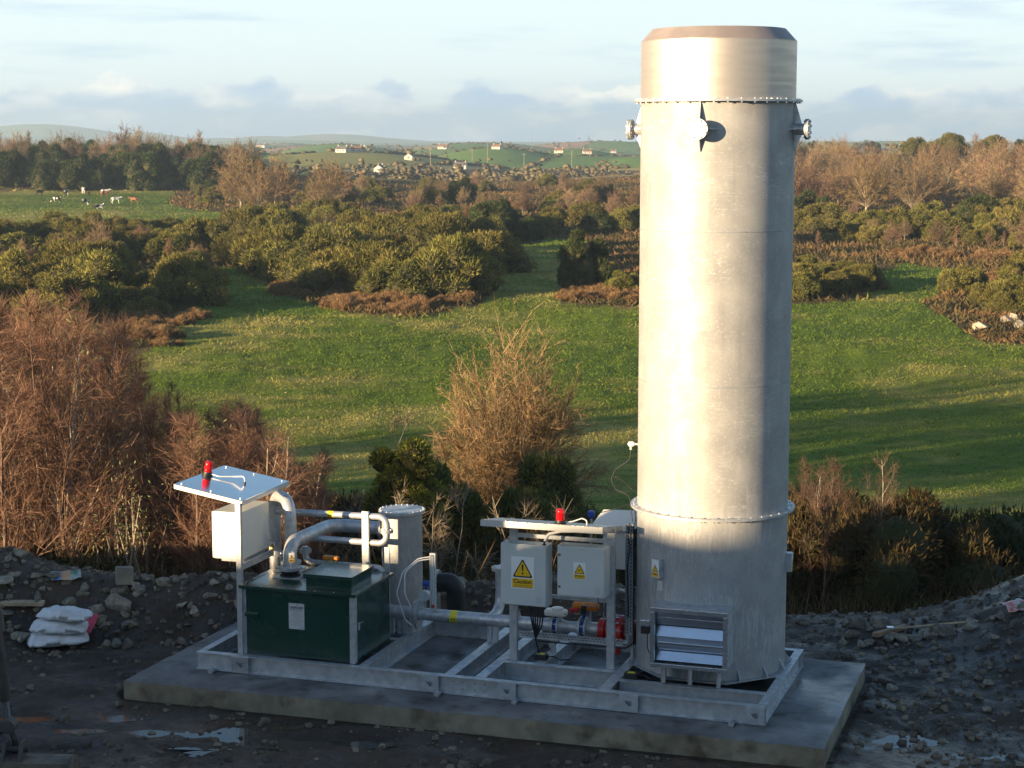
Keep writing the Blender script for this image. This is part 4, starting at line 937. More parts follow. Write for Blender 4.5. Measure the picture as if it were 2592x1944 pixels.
# hooded instrument cabinet and transmitter behind the canopy
hc = thing('hooded_cabinet', 'instrument cabinet with a steel hood coloured white as reflected sky, standing behind the low canopy against the stack', 'cabinet', 5.1, 2.5, .237)
part('case', MB().box(4.92,5.30,2.42,2.60,1.2,1.74), M['cabinet'], hc, 0, .006); part('leg', MB().box(4.95,5.0,2.60,2.64,.237,1.7), M['galv'], hc, 0); part('leg', MB().box(5.22,5.27,2.60,2.64,.237,1.7), M['galv'], hc, 0)
part('hood', MB().hexa([(4.80,2.30,1.76),(5.36,2.30,1.76),(5.36,2.70,1.76),(4.80,2.70,1.76),(4.80,2.305,1.83),(5.36,2.305,1.83),(5.36,2.66,1.985),(4.86,2.66,1.965)]), M['white'], hc, 0, .004)  # steel hood given a white colour for the sky it reflects
bt = thing('blue_transmitter', 'small blue transmitter head on a thin stalk behind the low canopy', 'transmitter', 4.90, 1.9, ZP)
part('stalk', MB().cyl((4.905,1.9,.24),(4.905,1.9,2.0),.017,n=10), M['bright'], bt, 40); part('head', MB().tube([(4.905,1.9,1.99),(4.905,1.9,2.02),(4.905,1.9,2.08),(4.905,1.9,2.095)], [.02,.048,.048,.03], 16).cyl((4.85,1.9,2.055),(4.955,1.9,2.055),.022,n=12), M['blue'], bt, 40)
part('cable', MB().tube(fillet([(4.95,1.9,2.055),(5.2,1.88,2.13),(5.42,1.86,2.22),(5.53,1.8,2.20),(5.56,1.7,2.04)], .1), .006, 6), M['black'], bt, 60)

# ------------------------------------------------------------------ loose things in the yard
def rock_mesh(seed):
    r = random.Random(seed); import bmesh
    bm = bmesh.new(); bmesh.ops.create_icosphere(bm, subdivisions=2, radius=1)
    pl = [(Vector((r.gauss(0,1), r.gauss(0,1), r.gauss(0,1))).normalized(), r.uniform(.34,.72)) for _ in range(10)]
    sc = Vector((1, r.uniform(.6,.95), r.uniform(.45,.8)))
    for v in bm.verts:
        p = v.co.copy()
        for n, d in pl:
            q = p.dot(n)
            if q > d: p -= n*(q-d)
        v.co = Vector((p.x*sc.x, p.y*sc.y, p.z*sc.z))*(1+r.uniform(-.04,.04))
    me = bpy.data.meshes.new('rock'); bm.to_mesh(me); bm.free(); me.materials.append(M['rock']); return me
ROCKS = [rock_mesh(s) for s in range(8)]
def c5(x, y): return x*.3056, 1152+y*.3056
def c6(x, y): return 1621.5+x*.3056, 1152+y*.3056
def cb(x, y): return 853.4+x*.3085, 1024+y*.3085
RR = random.Random(77)
def put_rock(px, py, size, label, group, world=None):
    x, y = world if world else ground_at(px, py)
    u, v = to_uv(x, y)
    if -.7 < u < 8.5 and -.85 < v < 3.2: return
    o = bpy.data.objects.new('rock', RR.choice(ROCKS)); COL.objects.link(o); s = size*.56
    o.location = (x, y, tz(x, y)+s*.22); o.rotation_euler = (RR.uniform(-.3,.3), RR.uniform(-.3,.3), RR.uniform(0,6.3)); o.scale = (s, s*RR.uniform(.8,1.1), s*RR.uniform(.7,1.15))
    tag(o, label, 'rock', group)
LB = ('angular grey brown rock lying in the spoil bank behind the sacks and slab', 'rocks in the spoil bank')
LR = ('pale broken rock lying in the dark rubble beyond the free end of the slab', 'rocks in the rubble by the broom')
LF = ('small stone lying in the wet mud along the front edge of the slab', 'stones along the slab front')
for x, y, s in ((145,190,.36),(20,370,.32),(250,330,.26),(365,335,.28),(1155,365,.24),(1000,420,.24),(830,425,.22),(850,510,.46),(1520,390,.20),(1620,415,.18),(1680,520,.24),(180,780,.34),(150,865,.26),(750,845,.18),(905,900,.3),(830,990,.32),(490,505,.3),(960,380,.24),(690,535,.2),(730,645,.22),(270,505,.28),(1060,330,.2),(1240,330,.2),(600,400,.2),(90,330,.3),(40,580,.24),(330,560,.2)): put_rock(*c5(x, y), s, *LB)
for x, y, s in ((630,730,.32),(410,750,.28),(460,820,.3),(420,905,.36),(400,655,.24),(510,695,.2),(570,645,.2),(690,650,.24),(330,690,.2),(545,760,.24),(480,700,.22)): put_rock(*cb(x, y), s, *LB)
for x, y, s in ((1140,1090,.28),(1050,1145,.3),(1330,1220,.33),(1380,1315,.32),(1525,1355,.32),(1550,1275,.2),(830,1045,.22),(1270,930,.22),(1320,990,.26),(1070,1040,.22),(1410,1205,.22),(970,1195,.22),(770,1215,.2),(720,725,.22),(470,625,.32),(370,640,.26),(680,655,.22),(740,660,.3),(910,655,.36),(1740,1065,.22),(1860,1065,.22),(1900,740,.26),(1770,845,.2),(1700,875,.16),(1240,725,.26),(650,765,.22),(1150,1230,.2),(1240,1270,.18),(560,640,.22)): put_rock(*c6(x, y), s, *LR)
for x, y, s in ((1300,1170,.26),(1810,1210,.2),(500,1050,.18),(1660,1235,.14),(1720,1225,.14),(1360,1190,.14),(1150,1150,.12),(1240,1180,.12)): put_rock(*c5(x, y), s, *LF)
for _ in range(150):
    x = RR.uniform(-8.6, -1.5) if RR.random() < .62 else RR.uniform(-1.5, 3); y = 27.75-RR.random()**1.3*1.7; put_rock(0, 0, RR.uniform(.07,.23), *LB, world=(x, y))
for _ in range(90):
    x = RR.uniform(4.2, 8.3); y = RR.uniform(22.4, 28.3); put_rock(0, 0, RR.uniform(.06,.17), *LR, world=(x, y))
def rubble():                                  # gravel and clods too small and many to count
    r = np.random.default_rng(3); n = 17000
    x = r.uniform(-9.5, 9.5, n); y = r.uniform(20, 28.6, n)
    w = .08+.9*np.clip(sm(y, 25.6, 26.8)*(x < 3.2)*1.0+(x > 4.6)*.6+gauss(x, y, -7.4, 26.4, 1.6, 1.2)+.5*(fbm(x/.8, y/.8, 3, 2) > .1), 0, 1)
    u = (x-OX)*CU-(y-OY)*SU; v = (x-OX)*SU+(y-OY)*CU
    k = (r.random(n) < w) & ~((u > -.72) & (u < 8.5) & (v > -.8) & (v < 3.17)); x, y = x[k], y[k]; n = len(x); z = terr(x, y)
    s = .012+.065*r.random(n)**3.2
    base = np.array([(1,0,-.2),(-.5,.87,-.2),(-.5,-.87,-.2),(.6,.5,.55),(-.7,.1,.6),(.1,-.8,.5)]); F0 = np.array([(0,1,3),(1,4,3),(1,2,4),(2,5,4),(2,0,5),(0,3,5),(3,4,5)])
    J = base[None]*(1+r.uniform(-.35,.35,(n,6,3))); a = r.uniform(0, 6.28, n); c, sn = np.cos(a)[:,None], np.sin(a)[:,None]
    V = np.stack([J[...,0]*c-J[...,1]*sn, J[...,0]*sn+J[...,1]*c, J[...,2]], -1)*s[:,None,None]+np.stack([x,y,z],-1)[:,None,:]
    F = (F0[None]+np.arange(n)[:,None,None]*6).reshape(-1,3)
    o = link('rubble', np_mesh('rubble', V.reshape(-1,3), F), M['rubble']); tag(o, 'loose gravel and broken stone strewn over the mud', 'rubble', kind='stuff')
rubble()

def sack(label, x, y, z, rz, tilt, L=.78, W=.50, T=.21, seed=0):
    nu, nv = 44, 30; V = []; F = []; r = random.Random(seed)
    def pt(s, t, up):
        a, b = 2*s-1, 2*t-1; e = max((1-abs(a)**3.2), 0)**.45*max((1-abs(b)**3.2), 0)**.45
        n = float(fbm(np.array([s*5+seed*9+up]), np.array([t*4+seed*3]), 5, 3)[0])
        rg = 1-abs(2*float(vnoise(np.array([s*7+seed*3+2*up]), np.array([t*9+s*3]), 9)[0])-1); wr = .018*math.sin(9*a+5*b+seed)*abs(a)-.045*rg**3*(.3+abs(a)**2)
        h = T/2*e*(1+.35*n)+wr*e
        lx = a*L/2*(1-.05*abs(b)**4)+n*.02; ly = b*W/2*(1-.08*abs(a)**4)+n*.02
        return (lx, ly, (h if up else -h*.85)-.10*T*(a*a))
    for up in (1, 0):
        for j in range(nv+1):
            for i in range(nu+1): V.append(pt(i/nu, j/nv, up))
    n = (nu+1)*(nv+1)
    for k in (0, 1):
        for j in range(nv):
            for i in range(nu):
                a = k*n+j*(nu+1)+i; q = (a, a+1, a+nu+2, a+nu+1); F.append(q if k == 0 else q[::-1])
    ring = [i for i in range(nu+1)]+[j*(nu+1)+nu for j in range(1,nv+1)]+[nv*(nu+1)+i for i in range(nu-1,-1,-1)]+[j*(nu+1) for j in range(nv-1,0,-1)]
    for k in range(len(ring)): a, b = ring[k], ring[(k+1)%len(ring)]; F.append((b, a, a+n, b+n))
    me = bpy.data.meshes.new('white_sack'); me.from_pydata(V, [], F); o = link('white_sack', me, M['sack'], None, 180)
    o.location = (x, y, z); o.rotation_euler = (tilt[0], tilt[1], rz); tag(o, label, 'sack', 'white sacks'); return o
sx_, sy_ = ground_at(130, 1412); zg = tz(sx_, sy_)
sack('bottom white sack of the stack of three, lying on the mud', sx_-.02, sy_, zg+.11, .28, (.03,-.02), seed=1, L=.86, W=.56)
sack('middle white sack of the stack of three', sx_, sy_+.01, zg+.285, .12, (.02,.06), seed=2, L=.80, W=.52)
sack('top white sack of the stack of three, smeared with dirt', sx_+.08, sy_+.02, zg+.455, -.12, (-.03,.05), seed=3, L=.74, W=.46, T=.19)
# spilt dirt on the sacks
def litter(name, label, px, py, w, d, cols, rz, lift=.06, dz=0):
    x, y = ground_at(px, py); z = tz(x, y)+dz; e = empty(name, (x, y, z), rz); tag(e, label, 'litter')
    n = len(cols)
    for k, c in enumerate(cols):
        nu, nv = 8, 6; V = []; F = []
        for j in range(nv+1):
            for i in range(nu+1):
                s = (k+i/nu)/n; t = j/nv; q = float(fbm(np.array([s*3+w*7]), np.array([t*3+px]), 3, 3)[0])
                V.append(((s-.5)*w, (t-.5)*d, .03+lift*t+q*.09))
        for j in range(nv):
            for i in range(nu): a = j*(nu+1)+i; F.append((a, a+1, a+nu+2, a+nu+1))
        me = bpy.data.meshes.new('sheet'); me.from_pydata(V, [], F); o = link('sheet', me, c, e, 180)
        so = o.modifiers.new('thick', 'SOLIDIFY'); so.thickness = .004
    return e
M['pinkbag'] = mat('pink_plastic', (.62,.05,.12), (.70,.10,.12), 14, .35); M['pinkbag2'] = mat('pink_plastic_printed', (.62,.05,.12), (.55,.35,.05), 18, .35)
M['bagor'] = mat('orange_plastic', (.62,.20,.05), (.55,.45,.30), 6, .4); M['bagbl'] = mat('blue_plastic', (.10,.20,.45), (.45,.5,.55), 9, .4); M['baggr'] = mat('green_plastic', (.06,.20,.12), (.4,.45,.42), 9, .4)
M['redwhite'] = mat('red_white_plastic', (.60,.06,.04), (.75,.75,.72), 9, .4)
litter('pink_bag', 'crumpled pink plastic bag behind the white sacks', 176, 1362, .40, .34, [M['pinkbag2'], M['pinkbag']], -.2, .22)
litter('plastic_bag', 'crumpled orange and blue plastic bag on the spoil heap', 143, 1256, .44, .26, [M['bagbl'], M['bagor'], M['baggr']], .3, .10)
litter('plastic_wrapper', 'red and white plastic wrapper lying in the rubble', 2192, 1514, .42, .3, [M['redwhite']], .2, .08)
x, y = ground_at(33, 1312); o = link('plank', mesh_of('plank', MB().box(-.42,.42,-.07,.07,0,.045)), M['woodpale']); o.location = (x, y, tz(x, y)+.03); o.rotation_euler = (.12,.02,.05); tag(o, 'short pale timber plank lying on the spoil heap', 'plank')
x, y = ground_at(268, 1262); o = link('concrete_block', mesh_of('concrete_block', MB().box(-.13,.13,-.1,.1,0,.27)), M['rock'], None, 0); b_ = o.modifiers.new('bevel','BEVEL'); b_.width = .02; b_.segments = 2; o.location = (x, y, tz(x, y)-.03); o.rotation_euler = (-.1,.06,.3); tag(o, 'squared pale concrete block standing on the crest of the spoil bank', 'concrete block')
# broom lying on the rubble
def broom():
    a = ground_at(*c6(985, 735)); b_ = ground_at(*c6(1597, 972)); za = tz(*a)+.10; zb = tz(*b_)+.07
    A = Vector((*a, za)); B = Vector((*b_, zb)); e = empty('broom', A); tag(e, 'wooden broom with a wide head lying on the dark rubble', 'broom')
    d = (B-A).normalized(); h0 = Vector((*ground_at(*c6(845, 790)), 0)); h1 = Vector((*ground_at(*c6(1078, 690)), 0)); s = (h1-h0); s.z = 0; s.normalize()
    L = .36; up = Vector((0,0,1)); f = s.cross(up)
    hq = [(-s*L-f*.045-up*.03), (s*L-f*.045-up*.03), (s*L+f*.045-up*.03), (-s*L+f*.045-up*.03), (-s*L-f*.04+up*.03), (s*L-f*.04+up*.03), (s*L+f*.04+up*.03), (-s*L+f*.04+up*.03)]
    link('head', mesh_of('head', MB().hexa(hq)), M['wood'], e); link('handle', mesh_of('handle', MB().tube([Vector((0,0,.02)), (B-A)*.5+Vector((0,0,.015)), B-A], .0165, 10)), M['woodpale'], e, 60)
    r = random.Random(4); mb = MB()
    for _ in range(420):
        p = s*r.uniform(-L*.97, L*.97)+f*r.uniform(-.04,.04)-up*.028; q = p-up*.075-s*.01*r.uniform(-1,1)-f*.02*r.uniform(-1,1)-s*.03; w = s*.004; mb.add([p-w, p+w, q], [(0,1,2)])
    o = link('bristles', mesh_of('bristles', mb), M['bristle'], e); o['kind'] = 'stuff'
    link('socket', mesh_of('socket', MB().box(-.05,.05,-.05,.05,.03,.055)), M['bright'], e)
broom()

# the end of an excavator's arm reaching in at the side
def excavator():
    e = empty('excavator_arm', (-5.35, 19.45, -.28)); tag(e, 'muddy excavator arm end with a chrome hydraulic ram and bucket on the mud', 'excavator'); O = Vector((-5.35,19.45,-.28))
    def P(nm, mb, m_, sm_=35, par=None, bev=0):
        o = link(nm, mesh_of(nm, mb, O), m_, par or e, sm_)
        if bev: q = o.modifiers.new('bevel','BEVEL'); q.width = bev; q.segments = 2; q.limit_method = 'ANGLE'
        return o
    P('dipper', MB().prism([(-6.42,19.62,4.6),(-5.98,19.62,4.6),(-5.70,19.62,1.1),(-5.56,19.62,.55),(-5.72,19.62,.42),(-5.98,19.62,.9)], (0,-.26,0)), M['diggerdark'], 0, None, .02)
    ram = P('ram_barrel', MB().tube([(-5.80,19.44,4.0),(-5.59,19.44,2.25),(-5.475,19.44,1.00),(-5.47,19.44,.97)], [.062,.062,.062,.05], 20), M['diggerdark'], 40)
    P('ram_collar', MB().tube([(-5.565,19.44,1.98),(-5.545,19.44,1.74)], [.092,.092], 20), M['diggerdark'], 40, ram); P('hydraulic_hose', MB().tube(fillet([(-5.70,19.36,3.6),(-5.63,19.36,2.5),(-5.56,19.36,1.95)], .3), .022, 8), M['black'], 60, ram)
    P('ram_rod', MB().cyl((-5.472,19.44,.99),(-5.445,19.44,.74),.034,n=18), M['chrome'], 40)
    P('rod_eye', MB().cyl((-5.44,19.36,.70),(-5.44,19.52,.70),.075,n=20), M['diggerdark'], 40)
    P('tipping_link', MB().tube(fillet([(-5.72,19.42,.44),(-5.62,19.42,.60),(-5.44,19.42,.70)], .1), .045, 8), M['diggerdark'], 40)
    P('bucket_link', MB().tube(fillet([(-5.44,19.46,.70),(-5.38,19.46,.52),(-5.42,19.46,.28)], .1), .045, 8), M['diggerdark'], 40)
    prof = [(.02,.36),(.16,.40),(.34,.36),(.48,.22),(.52,.04),(.46,-.14),(.30,-.24),(.04,-.27),(-.10,-.26)]
    mb = MB(); x0, x1 = -5.72, -4.72; V = []
    pts = [(y-.26, z) for y, z in prof]; inn = [(y*.92-.26, z*.88) for y, z in prof]
    n = len(prof); ring = pts+inn[::-1]
    for xx in (x0, x1): V += [(xx, 19.35+y, .02+z) for y, z in ring]
    m_ = len(ring); F = [(i, (i+1)%m_, m_+(i+1)%m_, m_+i) for i in range(m_)]
    for base, fl in ((0, 1), (m_, 0)):
        for i in range(n-1): q = (base+i, base+i+1, base+m_-2-i, base+m_-1-i); F.append(q[::-1] if fl else q)
    mb.add(V, F); bk = P('bucket', mb, M['diggermud'], 40)
    for xx, nm in ((x0+.012, 'cheek_plate'), (x1-.012, 'cheek_plate')): P(nm, MB().prism([(xx-.01,19.35+y,.02+z) for y, z in pts], (.02,0,0)), M['diggermud'], 0, bk)
    for xx in (-5.46, -5.28): P('bucket_ear', MB().prism([(xx,19.12,.40),(xx,19.44,.40),(xx,19.40,.56),(xx,19.22,.58)], (.03,0,0)), M['diggerdark'], 0, bk)
    P('bucket_pin', MB().cyl((-5.52,19.3,.48),(-5.20,19.3,.48),.035,n=14), M['diggerdark'], 40, bk)
    for k in range(5): P('tooth', MB().hexa([(x0+.04+k*.22,18.86,-.27),(x0+.12+k*.22,18.86,-.27),(x0+.12+k*.22,19.0,-.27),(x0+.04+k*.22,19.0,-.27),(x0+.05+k*.22,18.88,-.25),(x0+.11+k*.22,18.88,-.25),(x0+.11+k*.22,19.0,-.22),(x0+.05+k*.22,19.0,-.22)]), M['diggermud'], 0, bk)
excavator()

# ------------------------------------------------------------------ plants
def leafmat(name, c1, c2, objvar=.25, island=.35, trans=.25, rough=.75): return mat(name, c1, c2, .9, rough, objvar=objvar, island=island, trans=trans, spec=.2)
def tuft_material():
    K = bpy.data.materials.new('grass_tuft'); K.use_nodes = True; N = K.node_tree.nodes; L = K.node_tree.links; b = N['Principled BSDF']; a = N.new('ShaderNodeVertexColor'); a.layer_name = 'cover'
    L.new(a.outputs['Color'], b.inputs['Base Color']); b.inputs['Roughness'].default_value = .8; b.inputs['Specular IOR Level'].default_value = .2; t = N.new('ShaderNodeBsdfTranslucent'); L.new(a.outputs['Color'], t.inputs['Color'])
    q = N.new('ShaderNodeMixShader'); q.inputs[0].default_value = .35; L.new(b.outputs[0], q.inputs[1]); L.new(t.outputs[0], q.inputs[2]); L.new(q.outputs[0], N['Material Output'].inputs['Surface']); return K
M['birchbark'] = mat('birch_bark', (.52,.47,.40), (.22,.15,.10), 7, .8, stretch=(1,1,.5)); M['brownbark'] = mat('brown_birch_bark', (.17,.10,.065), (.11,.07,.05), 7, .8); M['bark'] = mat('grey_bark', (.20,.165,.115), (.11,.085,.06), 5, .9); M['palebark'] = mat('pale_bark', (.36,.31,.23), (.22,.18,.13), 5, .9)
M['birchtwig'] = leafmat('birch_twig', (.25,.142,.090), (.18,.108,.074), .2, .3, .15); M['tantwig'] = leafmat('tan_twig', (.26,.18,.090), (.19,.13,.065), .15, .3, .15); M['greytwig'] = leafmat('grey_twig', (.25,.20,.14), (.17,.13,.09), .15, .3, .15)
M['browntwig'] = leafmat('brown_twig', (.23,.155,.090), (.18,.125,.078), .35, .3, .15); M['gorse'] = leafmat('gorse_green', (.100,.105,.024), (.17,.148,.036), .3, .4, .12); M['gorseolive'] = leafmat('gorse_olive', (.19,.165,.040), (.115,.115,.027), .3, .4, .12)
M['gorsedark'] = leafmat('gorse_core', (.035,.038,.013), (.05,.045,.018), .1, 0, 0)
M['evergreen'] = leafmat('yellow_green_leaf', (.26,.24,.036), (.16,.165,.026), .1, .4, .3); M['laurel'] = leafmat('laurel_leaf', (.085,.105,.026), (.15,.15,.045), .2, .45, .3, .4); M['darkgreen'] = leafmat('dark_evergreen', (.030,.048,.014), (.05,.065,.02), .3, .4, .15)
M['bracken'] = leafmat('dead_bracken', (.29,.185,.090), (.19,.115,.056), 0, .45, .25); M['bramble'] = leafmat('bramble', (.065,.050,.020), (.11,.062,.03), 0, .5, .2); M['tuft'] = tuft_material(); M['drygrass'] = leafmat('dry_grass', (.26,.205,.095), (.18,.135,.06), 0, .35, .3)
M['willow'] = leafmat('willow_leaf', (.22,.24,.11), (.30,.28,.12), .1, .4, .3)

def unit(a): return a/np.maximum(np.linalg.norm(a, axis=-1, keepdims=True), 1e-9)
def blade_tris(p, d, L, w, rng):
    s = unit(np.cross(d, unit(rng.normal(size=d.shape)))); w = np.asarray(w)[:, None] if np.ndim(w) else w
    return np.stack([p-s*w, p+s*w, p+d*np.asarray(L)[:, None]], 1).reshape(-1, 3)
def tri_mesh(name, V, m):
    me = np_mesh(name, V, np.arange(len(V)).reshape(-1, 3)); me.materials.append(m); return me
def quads(p, a, b):                             # leaf quads: centre, half axes
    return np.stack([p-a, p-b*.6, p+a, p+b*.6], 1).reshape(-1, 3)
def quad_mesh(name, V, m):
    me = np_mesh(name, V, np.arange(len(V)).reshape(-1, 4)); me.materials.append(m); return me
def bare_tree(seed, h, r0, limbs, t0, up, spread, nsub, ntw, subl, twl, tww, bark, twig, stems=1, wob=.03, leanr=.05, dome=False):
    rng = np.random.default_rng(seed); mb = MB(); P1 = []; D1 = []; L1 = []; W1 = []
    for st_ in range(stems):
        lean = rng.normal(0, leanr, 2)*(1 if stems == 1 else 3); hh = h*(1 if st_ == 0 else rng.uniform(.7, .98)); off = rng.normal(0, .06*stems, 2) if stems > 1 else np.zeros(2)
        k = 8; tr = np.array([[off[0]+lean[0]*hh*(i/k)**1.3+rng.normal(0, wob)*(i > 0)*hh*.12, off[1]+lean[1]*hh*(i/k)**1.3+rng.normal(0, wob)*(i > 0)*hh*.12, hh*i/k] for i in range(k+1)])
        rs = [r0*(1-.88*i/k)/(stems**.4) for i in range(k+1)]; mb.tube(tr.tolist(), rs, 6)
        for _ in range(max(3, limbs//stems)):
            t = t0+(1-t0)*rng.random()**.9*.97; f = t*k; i = int(f); p = tr[i]+(tr[min(i+1, k)]-tr[i])*(f-i)
            az = rng.uniform(0, 6.283); el = math.radians(rng.uniform(*up)); L = spread*hh*((1-t)**.65*rng.uniform(.6, 1.15)+.06)
            if dome: el = math.radians(up[0]+(up[1]-up[0])*(t**1.5)*rng.uniform(.6, 1.0)); L = spread*hh*(1.0-.62*t)*rng.uniform(.75, 1.08)
            d = np.array([math.cos(az)*math.cos(el), math.sin(az)*math.cos(el), math.sin(el)]); q = [p]
            for s in range(4): d = unit(d+rng.normal(0, .14, 3)+np.array([0, 0, .10])); q.append(q[-1]+d*L/4)
            q = np.array(q); rl = max(rs[i]*.45, .004); mb.tube(q.tolist(), [rl, rl*.75, rl*.5, rl*.33, rl*.15], 3, False)
            n = max(2, int(nsub*(.5+L/(spread*h)))); tt = rng.uniform(.15, 1, n)*4; ii = np.minimum(tt.astype(int), 3); sp = q[ii]+(q[ii+1]-q[ii])*(tt-ii)[:, None]; dd = unit(q[ii+1]-q[ii]+rng.normal(0, .55, (n, 3))*L/4+np.array([0, 0, .12*L/4]))
            l2 = L*subl*rng.uniform(.5, 1.2, n); P1.append(sp); D1.append(dd); L1.append(l2); W1.append(np.full(n, tww*1.5))
            m = ntw; bt = rng.uniform(.1, 1, (n, m)); p2 = sp[:, None]+dd[:, None]*(l2[:, None]*bt)[..., None]; d2 = unit(dd[:, None]+rng.normal(0, .6, (n, m, 3))); P1.append(p2.reshape(-1, 3)); D1.append(d2.reshape(-1, 3)); L1.append(twl*rng.uniform(.5, 1.3, n*m)); W1.append(np.full(n*m, tww))
    V = blade_tris(np.concatenate(P1), np.concatenate(D1), np.concatenate(L1), np.concatenate(W1), rng)
    a = mesh_of('trunk', mb); a.materials.append(bark); finish(a, 60); return [('trunk', a), ('crown', tri_mesh('crown', V, twig))]
def fan_tree(seed, h, rx, n, nsub, ntw, twl, tww, bark, twig, low=.15, z0=.12):
    """a leafless tree whose limbs fan out from a short trunk into a rounded dome"""
    rng = np.random.default_rng(seed); mb = MB(); P1 = []; D1 = []; L1 = []; W1 = []; r0 = h*.016; base = np.array([0, 0, z0*h]); mb.tube([(0,0,-.2), (.01*h,0,z0*h*.5), (0,0,z0*h*1.3)], [r0*1.5, r0*1.2, r0], 7)
    for _ in range(n):
        a = rng.uniform(0, 6.283); e = math.asin(min(1, low+(1-low)*rng.random())); k = rng.uniform(.72, 1.04)
        tip = np.array([rx*math.cos(a)*math.cos(e), rx*math.sin(a)*math.cos(e), 0])*k; tip[2] = h*z0+h*(1-z0)*k*math.sin(e)**.85; v = tip-base; L = np.linalg.norm(v); q = []
        c = base+v*.5+np.array([0, 0, .10*L])*(1 if e < .9 else .2)+rng.normal(0, .05, 3)*L
        for t in np.linspace(0, 1, 6): q.append((1-t)**2*base+2*t*(1-t)*c+t*t*tip+rng.normal(0, .012, 3)*L*(0 < t < 1))
        q = np.array(q); mb.tube(q.tolist(), [r0*.42, r0*.33, r0*.25, r0*.17, r0*.1, r0*.05], 4, False)
        tt = (1-rng.random(nsub)**1.4*.72)*5; tt = np.minimum(tt, 4.999); ii = tt.astype(int); sp = q[ii]+(q[ii+1]-q[ii])*(tt-ii)[:, None]; dd = unit(unit(q[ii+1]-q[ii])+rng.normal(0, .5, (nsub, 3))); l2 = L*.26*rng.uniform(.4, 1.2, nsub)
        P1.append(sp); D1.append(dd); L1.append(l2); W1.append(np.full(nsub, tww*1.6))
        bt = rng.uniform(.1, 1, (nsub, ntw)); p2 = sp[:, None]+dd[:, None]*(l2[:, None]*bt)[..., None]; d2 = unit(dd[:, None]+rng.normal(0, .55, (nsub, ntw, 3))); P1.append(p2.reshape(-1, 3)); D1.append(d2.reshape(-1, 3)); L1.append(twl*rng.uniform(.5, 1.3, nsub*ntw)); W1.append(np.full(nsub*ntw, tww))
    V = blade_tris(np.concatenate(P1), np.concatenate(D1), np.concatenate(L1), np.concatenate(W1), rng)
    m_ = mesh_of('trunk', mb); m_.materials.append(bark); finish(m_, 60); return [('trunk', m_), ('crown', tri_mesh('crown', V, twig))]
def mound(seed, rx, ry, h, lumps, n, sl, sw, core, leaf, round_=False):
    """a bush: leaf-like sprigs over many overlapping lumps, on a dark inner mass"""
    rng = np.random.default_rng(seed); C = []; R = []
    for _ in range(lumps):
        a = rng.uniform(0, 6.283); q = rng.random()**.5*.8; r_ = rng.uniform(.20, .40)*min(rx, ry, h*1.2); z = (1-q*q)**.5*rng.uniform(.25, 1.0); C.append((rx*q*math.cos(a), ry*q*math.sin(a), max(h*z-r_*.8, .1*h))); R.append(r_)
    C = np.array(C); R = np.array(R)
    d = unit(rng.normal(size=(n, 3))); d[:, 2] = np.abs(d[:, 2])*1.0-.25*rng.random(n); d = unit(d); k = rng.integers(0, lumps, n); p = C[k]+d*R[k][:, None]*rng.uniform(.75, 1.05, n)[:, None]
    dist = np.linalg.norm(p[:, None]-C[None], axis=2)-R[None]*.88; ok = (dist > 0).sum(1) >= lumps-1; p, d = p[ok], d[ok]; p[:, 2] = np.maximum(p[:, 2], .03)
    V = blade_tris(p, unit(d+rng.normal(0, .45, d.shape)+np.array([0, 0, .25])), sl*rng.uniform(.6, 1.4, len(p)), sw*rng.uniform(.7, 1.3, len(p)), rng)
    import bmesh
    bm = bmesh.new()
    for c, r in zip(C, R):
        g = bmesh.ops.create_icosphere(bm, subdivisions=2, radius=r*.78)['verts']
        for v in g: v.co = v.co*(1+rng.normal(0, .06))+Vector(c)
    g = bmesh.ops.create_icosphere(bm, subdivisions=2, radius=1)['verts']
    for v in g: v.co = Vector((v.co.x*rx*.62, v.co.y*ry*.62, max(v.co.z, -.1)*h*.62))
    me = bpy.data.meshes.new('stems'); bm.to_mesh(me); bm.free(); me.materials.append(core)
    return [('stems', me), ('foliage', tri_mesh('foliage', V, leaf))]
def leafy(seed, rx, h, n, ls, leaf, bark, stems=5, gap=.0):
    """an open leafy shrub: real leaves in clusters on branches"""
    rng = np.random.default_rng(seed); mb = MB(); cl = []
    for _ in range(stems*5):
        a = rng.uniform(0, 6.283); q = rng.random()**.6*rx*.85; z = h*rng.uniform(.25, .95)*(1-.35*(q/rx)**2); p = np.array([q*math.cos(a), q*math.sin(a), z]); cl.append(p)
        m = p*np.array([.35, .35, .55])+rng.normal(0, .05, 3)*h; mb.tube([(p[0]*.08, p[1]*.08, 0), m.tolist(), p.tolist()], [.03*h/2, .016*h/2, .005], 4, False)
    cl = np.array(cl); k = rng.integers(0, len(cl), n); p = cl[k]+rng.normal(0, 1, (n, 3))*np.array([.17*rx, .17*rx, .12*h]); p[:, 2] = np.clip(p[:, 2], .02, None)
    a = unit(rng.normal(size=(n, 3))+np.array([0, 0, -.2]))*ls*rng.uniform(.7, 1.3, n)[:, None]; b = unit(np.cross(a, rng.normal(size=(n, 3))))*(ls*.55)
    t = mesh_of('stems', mb); t.materials.append(bark); return [('stems', t), ('foliage', quad_mesh('foliage', quads(p, a, b), leaf))]
def plant(name, label, cat, group, parts, x, y, s=1.0, rz=0, sink=.08, sz=None):
    e = empty(name, (x, y, tz(x, y, False)-sink), rz); e.scale = (s*VR.uniform(.88, 1.14), s*VR.uniform(.88, 1.14), sz or s); tag(e, label, cat, group)
    for nm, me in parts:
        o = bpy.data.objects.new(nm, me); COL.objects.link(o); o.parent = e
    return e
VR = random.Random(2024)
def topz(py, Y): return CAM_Z-Y*math.tan(PITCH+math.atan((py-829.5)/F_D))
def xat(px, Y): return Y*(px-1106)/F_D*1.002

